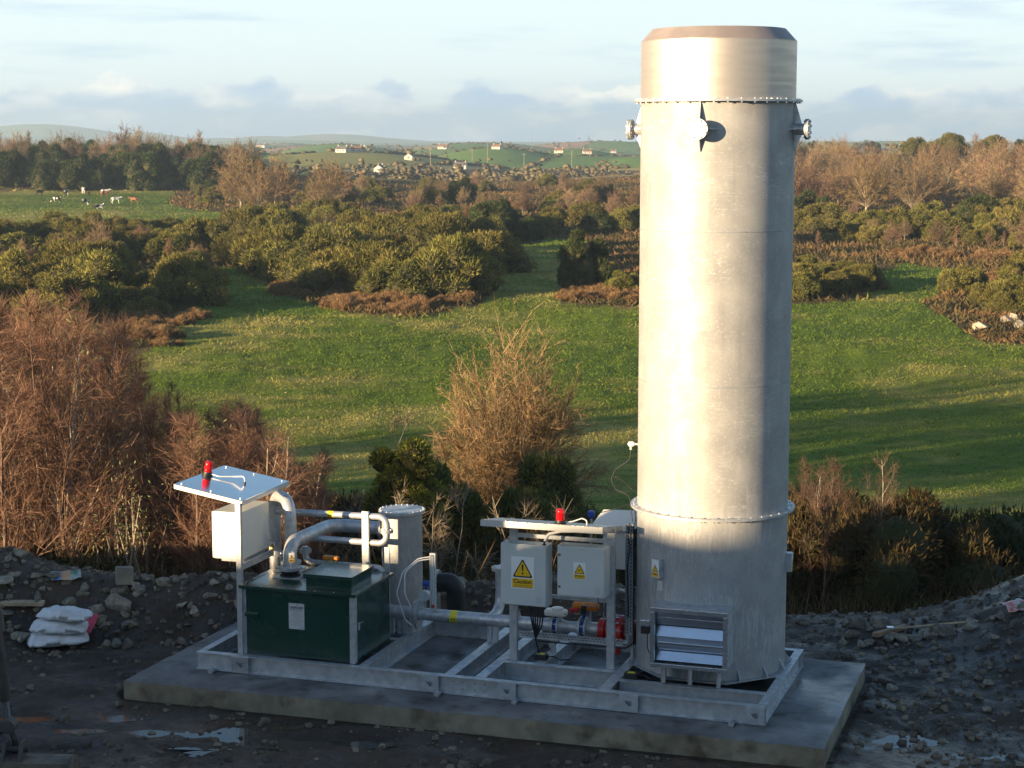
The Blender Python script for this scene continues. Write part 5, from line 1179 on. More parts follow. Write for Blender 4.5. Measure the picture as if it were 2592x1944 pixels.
# --- the birch thicket behind the spoil bank
BIRCH = [bare_tree(100+i, 6.0, .055, 30, .15, (45, 76), .34, 11, 8, .42, .34, .0042, M['birchbark'] if i < 3 else M['brownbark'], M['birchtwig']) for i in range(6)]
OUTL = ([-150, 0, 120, 230, 330, 450, 560, 640], [660, 650, 640, 700, 770, 830, 900, 985])
nb = 0
while nb < 104:
    i = nb; px = VR.uniform(-190, 660); Y = VR.uniform(30.8, 33.0) if i % 4 == 0 else VR.uniform(32, 48); Y = Y if px < 500 else min(Y, 38)
    w_ = .574*xat(px, Y)-.819*Y
    if -38.4 < w_ < -34.2 or (w_ < -38 and px > 330): continue
    low_ = -30.4 < w_ < -27.2 and px > 200
    nb += 1
    zt = topz(np.interp(px, *OUTL)+VR.uniform(-5, 110)*(1+.8*(i % 3 == 0)), Y); zt = min(zt, .9) if low_ else zt; x = xat(px, Y); hgt = max(1.6, zt-tz(x, Y, False))
    plant('birch_tree', 'slender leafless birch with pale trunk and red brown twigs behind the spoil bank', 'birch', 'birch thicket behind the spoil bank', VR.choice(BIRCH), x, Y, hgt/6.0*VR.uniform(.9, 1.1), VR.uniform(0, 6.28), sz=hgt/6.0)
for i in range(34):
    px = VR.uniform(400, 665); Y = VR.uniform(30.9, 34.5); x = xat(px, Y); zt = min(topz(np.interp(px, *OUTL)+VR.uniform(0, 90), Y), 2.3); hgt = max(1.5, zt-tz(x, Y, False))
    plant('birch_tree', 'slender leafless birch with pale trunk and red brown twigs behind the spoil bank', 'birch', 'birch thicket behind the spoil bank', VR.choice(BIRCH), x, Y, hgt/6.0*1.35, VR.uniform(0, 6.28), sz=hgt/6.0)
WIL = [leafy(140+i, .55, 2.0, 520, .024, M['willow'], M['palebark'], 4) for i in range(2)]
for px, Y in ((235, 31.2), (190, 31.4), (290, 31.0), (600, 32.2), (110, 40.5), (150, 41)):
    x = xat(px, Y); zt = topz({600: 925, 110: 720, 150: 740}.get(px, 1010), Y); hgt = zt-tz(x, Y, False)
    plant('willow_shrub', 'slim willow shrub with sparse pale green leaves among the birches', 'shrub', 'willows in the birch thicket', VR.choice(WIL), x, Y, hgt/2.0*.8, VR.uniform(0, 6), sz=hgt/2.0)
for px, py, Y, tp in ((30, 0, 32, 850), (-20, 0, 32.5, 880), (60, 0, 36, 760)):
    x = xat(px, Y); hgt = topz(tp, Y)-tz(x, Y, False)
    plant('pale_tree', 'pale barked leafless tree with long bent limbs at the edge of the birches', 'tree', 'pale bent trees', bare_tree(170+px, hgt, .07, 16, .2, (15, 60), .6, 6, 5, .35, .3, .007, M['palebark'], M['greytwig'], 2, .06, .12), x, Y, 1, VR.uniform(0, 6))
# --- the hedge behind the tank and cabinets
x = xat(1112, 44); hgt = topz(760, 44)-tz(x, 44, False)
plant('wide_tree', 'wide rounded leafless tree with dense tan twigs in the hedge behind the grey cabinets', 'tree', None, fan_tree(7, hgt*1.02, 1.85, 170, 20, 10, .30, .0062, M['bark'], M['tantwig'], .0, .36), x, 44, 1, .4)
x = xat(872, 33.6); hgt = topz(886, 33.6)-tz(x, 33.6, False)
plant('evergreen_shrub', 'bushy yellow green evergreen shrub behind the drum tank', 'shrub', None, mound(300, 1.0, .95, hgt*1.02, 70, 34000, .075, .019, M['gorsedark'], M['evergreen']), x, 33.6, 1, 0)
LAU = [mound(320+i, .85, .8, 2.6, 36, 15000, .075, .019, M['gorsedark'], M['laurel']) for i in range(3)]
for i, (px, Y, tp) in enumerate(((1172, 36.5, 930), (1130, 34.5, 990), (1205, 36.8, 965), (985, 34, 1005), (1020, 33.8, 1035), (945, 36, 905), (1085, 34.5, 1040), (1225, 35, 1045))):
    x = xat(px, Y); hgt = topz(tp, Y)-tz(x, Y, False); plant('laurel_bush', 'leafy green bush in the hedge around the foot of the wide leafless tree', 'bush', 'leafy bushes in the hedge', LAU[i % 3], x, Y, hgt/2.6*.62, i*1.3, sz=hgt/2.6)
for i, (px, Y, tp) in enumerate(((745, 32.6, 922), (1095, 32.8, 1075), (1172, 33, 1060), (905, 32, 1040), (975, 32.4, 1050))):
    x = xat(px, Y); hgt = topz(tp, Y)-tz(x, Y, False); plant('bare_shrub', 'pale grey leafless shrub with bare forked branches in front of the hedge', 'shrub', 'bare shrubs before the hedge', bare_tree(340+i, hgt, .035, 20, .2, (20, 65), .42, 7, 5, .4, .28, .006, M['palebark'], M['greytwig'], 2, .06, .08), x, Y, 1, i)
SHR = [mound(400+i, 1.5, 1.3, 1.9, 30, 18000, .085, .011, M['gorsedark'], M['bramble']) for i in range(3)]
for i in range(58):
    px = VR.uniform(560, 1420); Y = VR.uniform(33, 52); tp = np.interp(px, [560, 640, 780, 880, 1000, 1240, 1420], [890, 860, 905, 1000, 1020, 1030, 1110])+VR.uniform(0, 90); x = xat(px, Y); hgt = min(max(.8, topz(tp, Y)-tz(x, Y, False)), 3.6)
    plant('bramble_bush', 'dark tangled bramble bush in the hedge below the field', 'bush', 'brambles below the field', VR.choice(SHR), x, Y, hgt/1.9*VR.uniform(.7, 1), VR.uniform(0, 6), sz=hgt/1.9)
M['shadetwig'] = leafmat('shaded_birch_twig', (.105,.066,.046), (.075,.05,.036), .2, .3, .1)  # birch twigs coloured darker, so the saplings look shaded
BIRCHD = [bare_tree(460+i, 6.0, .05, 26, .2, (40, 76), .40, 11, 8, .42, .34, .0042, M['birchbark'] if i == 0 else M['brownbark'], M['shadetwig'], 1 if i < 2 else 2, .05, .05) for i in range(3)]
# --- the thicket by the stack's far side
for i, (px, Y, tp, sd) in enumerate(((1912, 31.5, 985, 0), (1790, 31.2, 1000, 1), (1835, 32.5, 1040, 2), (1765, 33, 1010, 3), (1725, 34, 1000, 4), (1880, 34, 1090, 1), (1960, 33.5, 1130, 2), (1700, 35, 1040, 0), (1850, 31.5, 1130, 3))):
    x = xat(px, Y); hgt = topz(tp, Y)-tz(x, Y, False); plant('birch_sapling', 'thin birch sapling with a pale stem behind the rubble and the broom', 'birch', 'birch saplings behind the rubble', BIRCHD[i % 3], x, Y, hgt/6.0*.8, i*1.7, sz=hgt/6.0)
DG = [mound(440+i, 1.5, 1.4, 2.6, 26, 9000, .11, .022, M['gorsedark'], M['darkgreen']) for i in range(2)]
for i in range(17):
    px = VR.uniform(1990, 2330); Y = VR.uniform(32, 39); tp = np.interp(px, [1990, 2080, 2150, 2330], [1120, 1085, 1065, 1050])+VR.uniform(0, 110); x = xat(px, Y); hgt = max(1.2, topz(tp, Y)-tz(x, Y, False))
    plant('evergreen_bush', 'dark green evergreen bush in the shade behind the rubble heap', 'bush', 'dark bushes behind the rubble', VR.choice(DG), x, Y, hgt/2.6*.8, VR.uniform(0, 6), sz=hgt/2.6)
for i in range(36):
    px = VR.uniform(1680, 2040); Y = VR.uniform(31.5, 39); tp = VR.uniform(1000, 1160); x = xat(px, Y); hgt = min(max(.7, topz(tp, Y)-tz(x, Y, False)), 4.4)
    plant('bramble_bush', 'dark tangled bramble bush between the birch saplings beyond the rubble', 'bush', 'brambles beyond the rubble', VR.choice(SHR), x, Y, hgt/1.9*.8, VR.uniform(0, 6), sz=hgt/1.9)
for i in range(26):
    px = VR.uniform(-150, 420) if i < 18 else VR.uniform(420, 700); Y = VR.uniform(30.5, 33); x = xat(px, Y); hgt = VR.uniform(1.4, 2.3)*(1.0 if px < 260 else .75)
    plant('broom_bush', 'low dark green bush between the spoil bank and the birches', 'bush', 'low bushes behind the spoil bank', VR.choice(DG), x, Y, hgt/2.6*.9, VR.uniform(0, 6), sz=hgt/2.6)
# --- undergrowth stuff
def strew(name, label, m, n, fn, hl, wl, seed, upb=.9):
    r = np.random.default_rng(seed); x, y = fn(r, n); z = terr(x, y); p = np.stack([x, y, z-.02], -1); d = unit(np.stack([r.normal(0, .5, len(x)), r.normal(0, .5, len(x)), np.full(len(x), upb)], -1)); k = r.random(len(x))
    V = blade_tris(p, d, (hl[0]+(hl[1]-hl[0])*k**1.5)*(np.clip(y/140, .45, 1.6) if m is M['tuft'] else 1), wl*r.uniform(.6, 1.4, len(x))*(np.clip(y/140, .3, 2.2) if m is M['tuft'] else 1), r)
    me = tri_mesh(name, V, m)
    if m is M['tuft']:
        C = cover(x, y, z); C[:, :3] *= r.uniform(.85, 1.15, (len(x), 1)); C = np.repeat(C, 3, 0); at = me.color_attributes.new('cover', 'FLOAT_COLOR', 'POINT'); at.data.foreach_set('color', C.astype(np.float32).ravel())
    o = link(name, me, None); tag(o, label, 'undergrowth' if 'grass' not in name else 'grass', kind='stuff')
strew('undergrowth', 'tangled dead undergrowth at the foot of the hedge', M['bramble'], 30000, lambda r, n: (r.uniform(-14, 14, n), r.uniform(28.6, 40, n)), (.2, 1.1), .012, 1)
strew('dead_grass', 'pale dead grass stems in front of the hedge', M['drygrass'], 9000, lambda r, n: (r.uniform(-11, 11, n), 28.9+r.random(n)**2*5), (.15, .75), .006, 2)
def in_field(r, n, poly, y0, y1, keep=1):
    Y = y0*(y1/y0)**r.random(n); X = Y*(r.uniform(-250, 2460, n)-1106)/F_D; px, py = project(X, Y, terr(X, Y, False)); k = inpoly(px, py, poly); return X[k], Y[k]
def tufts(r, n):
    X, Y = in_field(r, n, G_MAIN, 48, 300); q = fbm(X/1.3, Y/1.3, 87, 3)*.6+fbm(X/7, Y/7, 81, 4)+.6*fbm(X/30, Y/30, 83, 3); k = r.random(len(X)) < .45+1.2*np.clip(q, 0, 1); return X[k], Y[k]
strew('field_grass', 'tussocky green and straw coloured grass of the pasture', M['tuft'], 800000, tufts, (.10, .30), .042, 3, .55)
strew('cow_field_grass', 'grass of the far pasture where the cattle graze', M['tuft'], 45000, lambda r, n: in_field(r, n, G_COW, 300, 520), (.10, .25), .06, 5, .6)

def in_scrub(r, n):
    Y = 140*(4.4)**r.random(n); X = Y*(r.uniform(-250, 2460, n)-1106)/F_D; Z = terr(X, Y, False); px, py = project(X, Y, Z); k = ~(inpoly(px, py, G_MAIN) | inpoly(px, py, G_COW)); return X[k], Y[k]
strew('heath_grass', 'rough brown heath grass and bracken litter between the gorse', M['tuft'], 150000, in_scrub, (.2, .7), .11, 6, .7)
# --- gorse, scrub and woods further off
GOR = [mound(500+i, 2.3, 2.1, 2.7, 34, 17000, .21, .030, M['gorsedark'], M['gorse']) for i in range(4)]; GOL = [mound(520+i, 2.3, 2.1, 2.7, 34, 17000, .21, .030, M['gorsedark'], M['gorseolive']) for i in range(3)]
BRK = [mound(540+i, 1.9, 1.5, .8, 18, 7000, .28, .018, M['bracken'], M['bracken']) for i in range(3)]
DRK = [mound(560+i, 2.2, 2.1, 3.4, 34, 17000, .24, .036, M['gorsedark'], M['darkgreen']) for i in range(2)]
BRN = [fan_tree(580+i, 9.0, (3.6, 3.0, 4.2, 3.3, 2.7)[i], 46, 11, 7, .85, .024, M['bark'], M['browntwig'], .15, (.2, .25, .15, .22, .3)[i]) for i in range(5)]
TAN = [fan_tree(600+i, 9.0, (4.4, 3.6)[i], 60, 12, 7, .8, .022, M['palebark'], M['tantwig'], .1, .16) for i in range(2)]
RED = [bare_tree(610+i, 6.0, .06, 26, .15, (30, 74), .36, 9, 6, .42, .5, .024, M['birchbark'], M['birchtwig'], 1, .03, .04) for i in range(3)]
def poly_pts(poly, n, mind=0.0):
    xs = [p[0] for p in poly]; ys = [p[1] for p in poly]; out = []; t = 0
    while len(out) < n and t < n*60:
        t += 1; px, py = VR.uniform(min(xs), max(xs)), VR.uniform(min(ys), max(ys))
        if not bool(inpoly(np.array([px]), np.array([py]), poly)[0]): continue
        if mind and any(abs(px-a) < mind and abs(py-b)*2.5 < mind for a, b in out): continue
        out.append((px, py))
    return sorted(out, key=lambda q: q[1])
def scatter(name, label, cat, group, kinds, poly, n, s0, s1, mind=0, sq=1.0):
    for px, py in poly_pts(poly, n, mind):
        x, y = ground_at(px, py); s = VR.uniform(s0, s1); plant(name, label, cat, group, VR.choice(kinds), x, y, s, VR.uniform(0, 6.28), .15, s*VR.uniform(.85, 1.15)*sq)
scatter('gorse_bush', 'dense dark green gorse bush in the round clump in the middle of the pasture', 'gorse', 'gorse clump in the pasture', GOR, [(505,575),(600,612),(760,640),(890,655),(1005,635),(1058,600),(990,540),(900,490),(720,470),(570,490),(500,530)], 50, 1.15, 2.25, 17)
scatter('gorse_bush', 'olive gorse bush on the slope between the birches and the cattle field', 'gorse', 'gorse slope by the birches', GOR+GOL, [(-150,715),(150,700),(330,695),(415,690),(390,640),(385,600),(470,575),(380,505),(200,508),(-150,530)], 60, 1.05, 1.9, 16)
scatter('bracken_clump', 'rust coloured dead bracken clump along the foot of the gorse', 'bracken', 'bracken along the gorse', BRK, [(590,620),(640,650),(760,668),(900,676),(1010,655),(1000,640),(890,655),(760,642),(640,620)], 34, .8, 1.4, 9)
scatter('bracken_clump', 'rust coloured dead bracken clump on the edge of the birch slope', 'bracken', 'bracken on the slope', BRK, [(250,730),(340,760),(430,700),(420,650),(330,640),(250,680)], 20, .8, 1.3, 9)
scatter('brown_shrub', 'leafless brown shrub growing up through the gorse clump in the pasture', 'shrub', 'brown shrubs in the gorse clump', BRN+RED, [(520,570),(640,610),(860,620),(1000,600),(900,500),(720,475),(570,495)], 11, .38, .6, 30)
scatter('brown_shrub', 'leafless brown shrub among the olive gorse by the birches', 'shrub', 'brown shrubs in the gorse slope', BRN+RED+TAN, [(-100,700),(330,690),(400,640),(440,575),(350,515),(-100,540)], 22, .35, .6, 24)
scatter('brown_shrub', 'leafless brown shrub in the gorse belt below the brown wood', 'shrub', 'brown shrubs in the gorse belt', BRN+RED, [(1620,560),(1900,545),(2400,560),(2400,490),(1620,490)], 22, .35, .6, 24)
for px, py, s, q in ((1262, 622, 1.5, 1.5), (1305, 600, 1.0, 1.0), (1345, 632, 1.1, 1.0)):
    x, y = ground_at(px, py); plant('gorse_bush', 'tall green bush standing alone in the pasture beside the stack' if px == 1262 else 'low gorse bush beside the lone tall bush in the pasture', 'bush', None if px == 1262 else 'low gorse beside the lone bush', DRK[0] if px == 1262 else GOL[0], x, y, s*.8, 1, .1, s*q*.8)
scatter('bracken_clump', 'rust coloured dead bracken clump under the lone bush in the pasture', 'bracken', 'bracken under the lone bush', BRK, [(1210,636),(1240,648),(1380,655),(1420,645),(1400,625),(1300,620),(1220,625)], 20, .7, 1.2, 8)
scatter('brown_shrub', 'leafless brown shrub in the scrub between the pasture and the far farms', 'shrub', 'brown scrub beyond the pasture', BRN+RED, [(620,440),(700,450),(900,480),(1000,510),(1050,530),(1180,505),(1380,500),(1500,480),(1500,400),(1380,400),(1000,405),(640,400)], 66, .35, .62, 13)
scatter('gorse_bush', 'dark gorse bush in the scrub between the pasture and the far farms', 'gorse', 'gorse beyond the pasture', GOR+DRK, [(620,430),(900,475),(1050,530),(1380,505),(1500,490),(1500,395),(1000,395),(620,392)], 44, .9, 1.7, 14)
scatter('gorse_bush', 'gorse bush on the hedge bank around the cattle field', 'gorse', 'gorse round the cattle field', GOR+GOL, [(-100,505),(0,492),(110,488),(260,500),(400,500),(540,490),(560,500),(480,520),(300,515),(0,520)], 24, .7, 1.3, 13)
scatter('gorse_bush', 'gorse bush in the belt at the foot of the brown wood', 'gorse', 'gorse belt below the brown wood', GOR+GOL, [(1620,545),(1900,530),(2200,545),(2400,545),(2400,480),(2000,478),(1620,480)], 44, 1.0, 1.8, 14)
scatter('gorse_bush', 'dark gorse bush crowning the hill above the brown wood', 'gorse', 'gorse on the hill', GOR+DRK, [(1600,352),(1900,345),(2300,335),(2300,310),(1900,306),(1600,318)], 44, 1.5, 2.5, 12)
scatter('bare_tree', 'leafless brown tree in the wood on the hillside below the gorse', 'tree', 'brown wood on the hillside', BRN+BRN+TAN, [(1560,470),(1800,472),(2100,470),(2450,470),(2450,375),(2100,362),(1800,362),(1560,380)], 118, .75, 1.25, 11)
scatter('gorse_bush', 'dark bush in the hollow between the pasture and the small green paddock', 'gorse', 'bushes beside the paddock', GOR, [(1690,650),(1860,648),(1880,630),(1840,595),(1720,582),(1650,600)], 14, .7, 1.1, 10)
scatter('gorse_bush', 'yellowish gorse bush on the stony bank at the end of the pasture', 'gorse', 'gorse on the stony bank', GOL, [(2010,655),(2080,690),(2250,720),(2400,720),(2400,590),(2200,575),(2090,600)], 18, .7, 1.25, 14)
scatter('bracken_clump', 'rust coloured bracken clump on the stony bank and under the gorse belt', 'bracken', 'bracken below the gorse belt', BRK, [(1620,575),(1900,568),(2100,585),(2250,690),(2400,740),(2400,540),(1620,545)], 46, .8, 1.5, 10)
scatter('dark_tree', 'dark ivy covered tree in the wood above the cattle field', 'tree', 'dark wood above the cattle', DRK, [(-150,412),(60,410),(380,412),(420,425),(560,430),(560,390),(380,350),(-150,345)], 70, 1.6, 2.6, 12, 1.15)
scatter('bare_tree', 'leafless brown tree in the wood above the cattle field', 'tree', 'brown trees above the cattle', BRN, [(-150,395),(300,385),(560,400),(560,370),(330,338),(-150,330)], 62, .85, 1.35, 12)
for w_, s_, h_ in ((-46, 2, .85), (-50.5, 6, 1.1), (-58.5, 5, 1.15), (-64, 7, 1.25), (-71.5, 6, 1.15), (-81, 8, 1.2)):  # unseen trees, added out of view to band the pasture with shade
    x, y = .819*s_+.574*w_, .574*s_-.819*w_
    plant('bare_tree', 'leafless brown tree out of view beyond the birch thicket, added to shade the pasture', 'tree', 'unseen trees added to shade the pasture', VR.choice(BRN), x, y, h_*1.15, w_, .2, h_*1.25)
x, y = ground_at(520, 448); plant('spreading_tree', 'big leafless fan shaped tree standing clear of the wood by the cattle field', 'tree', None, TAN[0], x, y, 1.5, 1.0, .2, 1.35)
scatter('shrub_tree', 'pale olive shrub along the edge of the cattle field below the big fan shaped tree', 'shrub', 'olive shrubs below the fan shaped tree', GOL+TAN[:1], [(400,440),(600,470),(760,470),(760,430),(600,430),(420,415)], 22, .7, 1.2, 12)
for i, (px, py) in enumerate(((1752, 492), (2115, 502), (1650, 470))):
    x, y = ground_at(px, py); plant('evergreen_tree', 'round dark green tree among the gorse at the foot of the brown wood', 'tree', 'round dark trees', DRK[i % 2], x, y, 1.7, i, .2, 1.9)
for px, py in ((2190, 692), (2176, 700), (2120, 712), (2205, 710)):
    x, y = ground_at(px, py); o = bpy.data.objects.new('boulder', ROCKS[px % 8]); COL.objects.link(o); o.location = (x, y, tz(x, y)+.25); o.scale = (.9, .8, .75); o.rotation_euler = (.2, .1, px); tag(o, 'pale limestone boulder showing on the stony bank at the end of the pasture', 'boulder', 'boulders on the stony bank')

# --- the far country: hedges and copses nobody could count, farms that can be
def far_clumps(name, label, pts, sizes, m, seed):
    r = np.random.default_rng(seed); n = len(pts); base = np.array([(0,0,1),(1,0,.35),(.31,.95,.4),(-.81,.59,.35),(-.81,-.59,.42),(.31,-.95,.35),(.8,.5,-.1),(-.3,.9,-.1),(-.9,0,-.1),(-.3,-.9,-.1),(.8,-.5,-.1)])
    F0 = np.array([(0,1,2),(0,2,3),(0,3,4),(0,4,5),(0,5,1),(1,6,2),(2,7,3),(3,8,4),(4,9,5),(5,10,1),(2,6,7),(3,7,8),(4,8,9),(5,9,10),(1,10,6)])
    J = base[None]*(1+r.uniform(-.4, .35, (n, 11, 1)))+r.normal(0, .08, (n, 11, 3)); V = J*sizes[:, None, :]+pts[:, None, :]; F = (F0[None]+np.arange(n)[:, None, None]*11).reshape(-1, 3)
    o = link(name, np_mesh(name, V.reshape(-1, 3), F), m, None, 180); tag(o, label, 'woodland', kind='stuff')
M['farhedge'] = leafmat('far_hedge', (.055,.050,.024), (.085,.062,.032), 0, .4, 0); M['fartree'] = leafmat('far_tree', (.15,.11,.068), (.07,.072,.036), 0, .45, 0)
def far_country():
    r = np.random.default_rng(12); n = 420000; Y = 640*(7.0)**r.random(n); X = Y*r.uniform(-.42, .42, n); cid, edge = far_cells(X, Y); k = edge < 1.2+Y/1500; X, Y = X[k][:9000], Y[k][:9000]; Z = terr(X, Y, False)
    s = r.uniform(.7, 1.5, len(X)); far_clumps('far_hedges', 'dark hedgerows dividing the distant fields', np.stack([X, Y, Z+.3], -1), np.stack([s*1.7, s*1.7, s], -1), M['farhedge'], 13)
    n = 60000; Y = 650*(7.5)**r.random(n); X = Y*r.uniform(-.42, .42, n); cid, edge = far_cells(X, Y); Zq = terr(X, Y, False); w = np.where(Zq < np.interp(Y, PROF_Y, PROF_Z)+3.0, .16, np.where(edge < 6, .05, .004)); k = r.random(n) < w; X, Y = X[k][:640], Y[k][:640]; X = np.repeat(X, 14)+r.normal(0, 2.0, len(X)*14); Y = np.repeat(Y, 14)+r.normal(0, 2.0, len(Y)*14); Z = terr(X, Y, False)+np.abs(r.normal(0, 2.6, len(X))); s = r.uniform(.5, 1.4, len(X))
    far_clumps('far_copses', 'brown copses and single trees scattered over the distant hills', np.stack([X, Y, Z+s*.2], -1), np.stack([s, s, s*1.0], -1), M['fartree'], 14)
far_country()
M['render'] = mat('white_render', (.50,.47,.42), (.42,.40,.36), 1, .8); M['slate'] = mat('slate_roof', (.10,.095,.10), (.15,.13,.12), 2, .7); M['tile'] = mat('brown_tile_roof', (.22,.12,.08), (.17,.10,.07), 2, .8); M['pane'] = mat('window_glass', (.03,.035,.04), None, rough=.1)
def house(px, py, wpx, label, roof='slate', dep=7.5, wall=2.9, rise=2.6, rz=.2, gable=False, name='farmhouse'):
    x, y = ground_at(px, py); w = min(max(wpx/F_D*y*.68, 6.5), 20); e = empty(name, (x, y, tz(x, y, False)), rz+(math.pi/2 if gable else 0)); e.scale = [min(1.0, max(.6, w/11))]*3; w /= e.scale[0]; tag(e, label, 'house')
    h = w/2; d = dep/2; L = lambda nm, mb, m_, p=None: link(nm, mesh_of(nm, mb), m_, p or e)
    wl = MB().add([(-h,-d,-1.5),(h,-d,-1.5),(h,d,-1.5),(-h,d,-1.5),(-h,-d,wall),(h,-d,wall),(h,d,wall),(-h,d,wall),(-h,0,wall+rise),(h,0,wall+rise)], [(0,1,5,4),(1,2,6,9,5),(2,3,7,6),(3,0,4,8,7)]); L('wall', wl, M['render'])
    t = .18; o_ = .35; rf = MB()
    for s in (-1, 1): rf.hexa([(-h-o_, s*(d+o_), wall-o_*rise/d+.02), (h+o_, s*(d+o_), wall-o_*rise/d+.02), (h+o_, 0, wall+rise+.02), (-h-o_, 0, wall+rise+.02), (-h-o_, s*(d+o_), wall-o_*rise/d+t+.02), (h+o_, s*(d+o_), wall-o_*rise/d+t+.02), (h+o_, 0, wall+rise+t+.02), (-h-o_, 0, wall+rise+t+.02)])
    r_ = L('roof', rf, M[roof]); n = 2 if w < 30 else 3
    for k in range(n): cx = -h*.8+k*(1.6*h/(n-1)); L('chimney', MB().box(cx-.4,cx+.4,-.4,.4,wall+rise-.3,wall+rise+1.2), M['render'], r_)
    n = max(2, int(w/4))
    for k in range(n): cx = -h+(k+.5)*w/n; q = L('window', MB().box(cx-.65,cx+.65,-d-.05,-d+.05,.9,2.2), M['render']); L('pane', MB().box(cx-.5,cx+.5,-d-.07,-d-.045,1.0,2.1), M['pane'], q)
    if gable: q = L('window', MB().box(-h-.05,-h+.05,-.7,.7,1.2,2.6), M['render']); L('pane', MB().box(-h-.07,-h-.045,-.55,.55,1.3,2.5), M['pane'], q)
HS = [(565,318,34,'long low white building far off beyond the big fan shaped tree','slate',0),(740,329,9,'small white house at the end of a distant row','slate',0),(770,328,9,'small white house with a brown roof in a distant row','tile',0),(787,320,14,'white house on the brow of a distant hill','tile',1),(822,371,26,'white gabled farmhouse nearest to the gorse scrub','slate',1),(885,345,10,'white house half hidden among far trees','slate',1),(957,322,30,'long white farmhouse on a distant green hill','tile',0),(1074,322,20,'tall cream farmhouse on the skyline near the mast','tile',0),(995,364,24,'white bungalow below the two green fields','slate',0),(1208,330,28,'cream farmhouse with long brown roof right of the green fields','tile',0),(1268,332,20,'low brown roofed farm building beyond the fields','tile',0),(1325,330,18,'low white farm shed close to the stack','tile',0)]
HS = [(px, py, w, l.replace(' right of', ' beyond'), rf, g) for px, py, w, l, rf, g in HS]
for i, (px, py, w, l, rf, g) in enumerate(HS): house(px, py, w, l, rf, rz=VR.uniform(-.4, .3)-.2, gable=bool(g))
for i, (px, py, h) in enumerate(((1053, 352, 14), (1149, 322, 22), (1132, 366, 10), (930, 362, 10), (1020, 352, 9), (1235, 360, 10))):
    x, y = ground_at(px, py); e = empty('utility_pole', (x, y, tz(x, y, False))); tag(e, 'thin wooden power pole standing in the distant fields', 'pole', 'distant poles'); link('shaft', mesh_of('shaft', MB().cyl((0,0,-.5),(0,0,h),.15,.10,8)), M['palebark'], e); link('crossarm', mesh_of('crossarm', MB().box(-1.1,1.1,-.08,.08,h-1.0,h-.8)), M['palebark'], e)

# --- cattle
def cow_mesh(pose):
    if pose == 'graze': J = {'hip':(-.75,0,1.22,.30),'mid':(-.1,0,1.15,.38),'sho':(.55,0,1.2,.30),'neck':(.95,0,.95,.17),'poll':(1.22,0,.55,.13),'muz':(1.36,0,.16,.085)}
    elif pose == 'lie': J = {'hip':(-.75,0,.50,.30),'mid':(-.1,0,.48,.40),'sho':(.55,0,.55,.32),'neck':(.95,0,.85,.17),'poll':(1.2,0,1.02,.13),'muz':(1.58,0,.86,.085)}
    else: J = {'hip':(-.75,0,1.22,.30),'mid':(-.1,0,1.15,.38),'sho':(.55,0,1.22,.30),'neck':(.95,0,1.38,.17),'poll':(1.22,0,1.52,.13),'muz':(1.6,0,1.32,.085)}
    V = []; R = []; E = []; idx = {}
    def add(n, p, r, frm=None):
        idx[n] = len(V); V.append(p); R.append(r)
        if frm: E.append((idx[frm], idx[n]))
    add('mid', J['mid'][:3], J['mid'][3]); add('hip', J['hip'][:3], J['hip'][3], 'mid'); add('sho', J['sho'][:3], J['sho'][3], 'mid'); add('neck', J['neck'][:3], J['neck'][3], 'sho'); add('poll', J['poll'][:3], J['poll'][3], 'neck'); add('muz', J['muz'][:3], J['muz'][3], 'poll')
    for s in (-1, 1):
        if pose == 'lie':
            add('f%d'%s, (.75,s*.28,.22), .10, 'sho'); add('g%d'%s, (1.0,s*.3,.09), .06, 'f%d'%s); add('h%d'%s, (-.45,s*.40,.24), .14, 'hip'); add('i%d'%s, (-.05,s*.46,.09), .06, 'h%d'%s)
        else:
            add('f%d'%s, (.55,s*.22,.72), .10, 'sho'); add('g%d'%s, (.58,s*.22,.40), .065, 'f%d'%s); add('h%d'%s, (.55,s*.22,.04), .06, 'g%d'%s)
            add('p%d'%s, (-.62,s*.22,.82), .14, 'hip'); add('q%d'%s, (-.90,s*.22,.50), .07, 'p%d'%s); add('r%d'%s, (-.82,s*.22,.04), .06, 'q%d'%s)
        add('e%d'%s, (J['poll'][0]-.05, s*.24, J['poll'][2]+.06), .04, 'poll')
    add('t0', (J['hip'][0]-.33,0,J['hip'][2]+.1), .04, 'hip'); add('t1', (J['hip'][0]-.42,0,max(.1,J['hip'][2]-.7)), .03, 't0')
    me = bpy.data.meshes.new('cow'); me.from_pydata(V, E, []); o = bpy.data.objects.new('cow', me); COL.objects.link(o); o.modifiers.new('skin', 'SKIN'); sb = o.modifiers.new('sub', 'SUBSURF'); sb.levels = 1
    if not me.skin_vertices: return None
    for i, d in enumerate(me.skin_vertices[0].data): d.radius = (R[i], R[i]); d.use_root = (i == 0)
    bpy.context.view_layer.update(); m2 = bpy.data.meshes.new_from_object(o.evaluated_get(bpy.context.evaluated_depsgraph_get())); bpy.data.objects.remove(o); m2.shade_smooth(); return m2
COWS = {p: cow_mesh(p) for p in ('graze', 'lie', 'stand')}
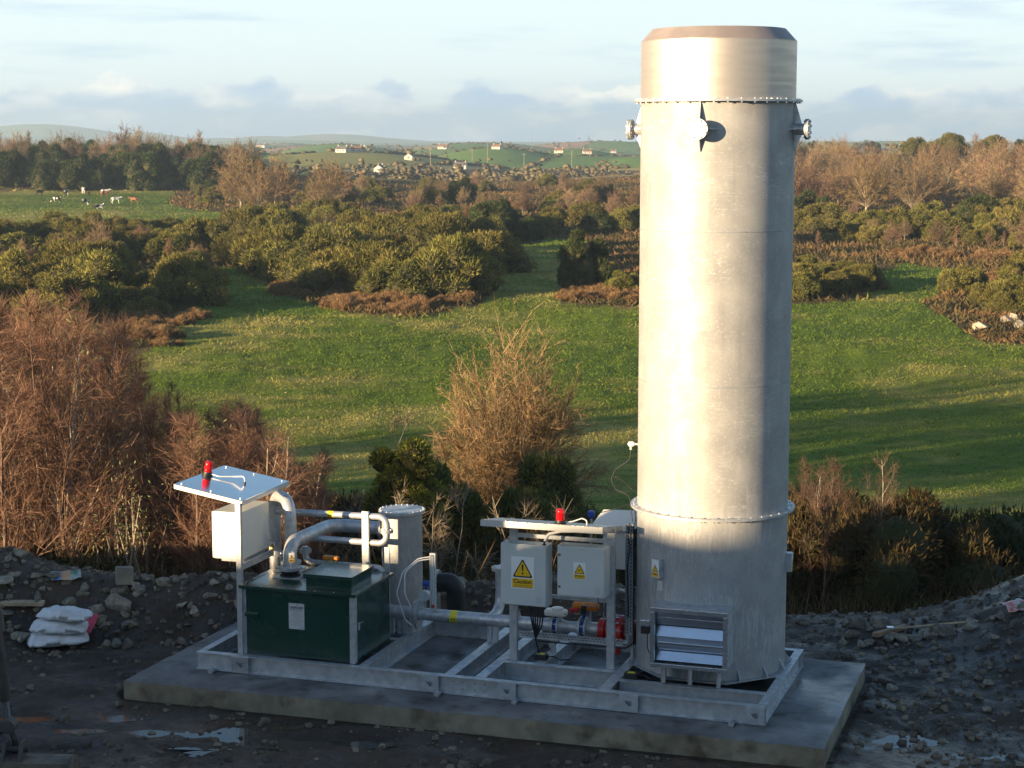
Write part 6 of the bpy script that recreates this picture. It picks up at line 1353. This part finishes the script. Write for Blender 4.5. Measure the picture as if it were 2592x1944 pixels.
CM = {'bw': mat('black_white_hide', (.015,.014,.013), (.72,.70,.66), .9, .8, lo=.50, hi=.53, detail=1), 'white': mat('white_hide', (.70,.68,.62), (.6,.56,.5), 2, .8), 'brown': mat('brown_hide', (.16,.06,.03), (.20,.09,.045), 2, .8), 'black': mat('black_hide', (.015,.014,.013), (.03,.026,.022), 2, .8)}
for i, (px, py, pose, c, rz, l) in enumerate(((122,438,'graze','bw',3.0,'black and white cow grazing with her head low in the far pasture'),(143,423,'stand','bw',1.4,'black and white cow standing end on near the dark wood'),(180,418,'stand','white',1.9,'white cow standing end on near the dark wood'),(184,444,'graze','bw',1.2,'black cow with white legs grazing in the open pasture'),(228,422,'stand','white',.2,'white cow standing behind the brown cow'),(227,426,'stand','brown',.1,'red brown cow standing in front of a white cow'),(251,440,'stand','white',.3,'white cow standing alone next to the dark hedge bush'),(212,451,'lie','bw',.4,'black and white cow lying down in the pasture'),(279,488,'lie','black',3.2,'black cow lying by the hedge bank'),(192,422,'graze','brown',1.5,'small dark brown calf grazing near the dark wood'),(86,424,'stand','black',.5,'black cow standing in the shade of the dark wood'),(290,441,'stand','brown',2.9,'brown cow half hidden behind the hedge bush'))):
    x, y = ground_at(px, py); me = COWS[pose].copy(); me.materials.clear(); me.materials.append(CM[c]); o = bpy.data.objects.new('cow', me); COL.objects.link(o); o.location = (x, y, tz(x, y)-.02); o.rotation_euler = (0, 0, rz); k = .7 if 'calf' in l else 1.0; o.scale = (k, k, k); tag(o, l, 'cow', 'cattle in the far pasture')

# ------------------------------------------------------------------ the hazy air
def haze():
    mb = MB().box(-9600, 9600, -9600, 9600, -30, 120); me = mesh_of('haze', mb); K = bpy.data.materials.new('hazy_air'); K.use_nodes = True; N = K.node_tree.nodes; L = K.node_tree.links; N.clear()
    out = N.new('ShaderNodeOutputMaterial'); v = N.new('ShaderNodeVolumePrincipled'); v.inputs['Color'].default_value = (.60, .80, 1.0, 1); v.inputs['Density'].default_value = .00017; v.inputs['Anisotropy'].default_value = .2; L.new(v.outputs[0], out.inputs['Volume'])
    tag(link('haze', me, K), 'pale haze in the air over the countryside', 'haze', kind='stuff')
haze()
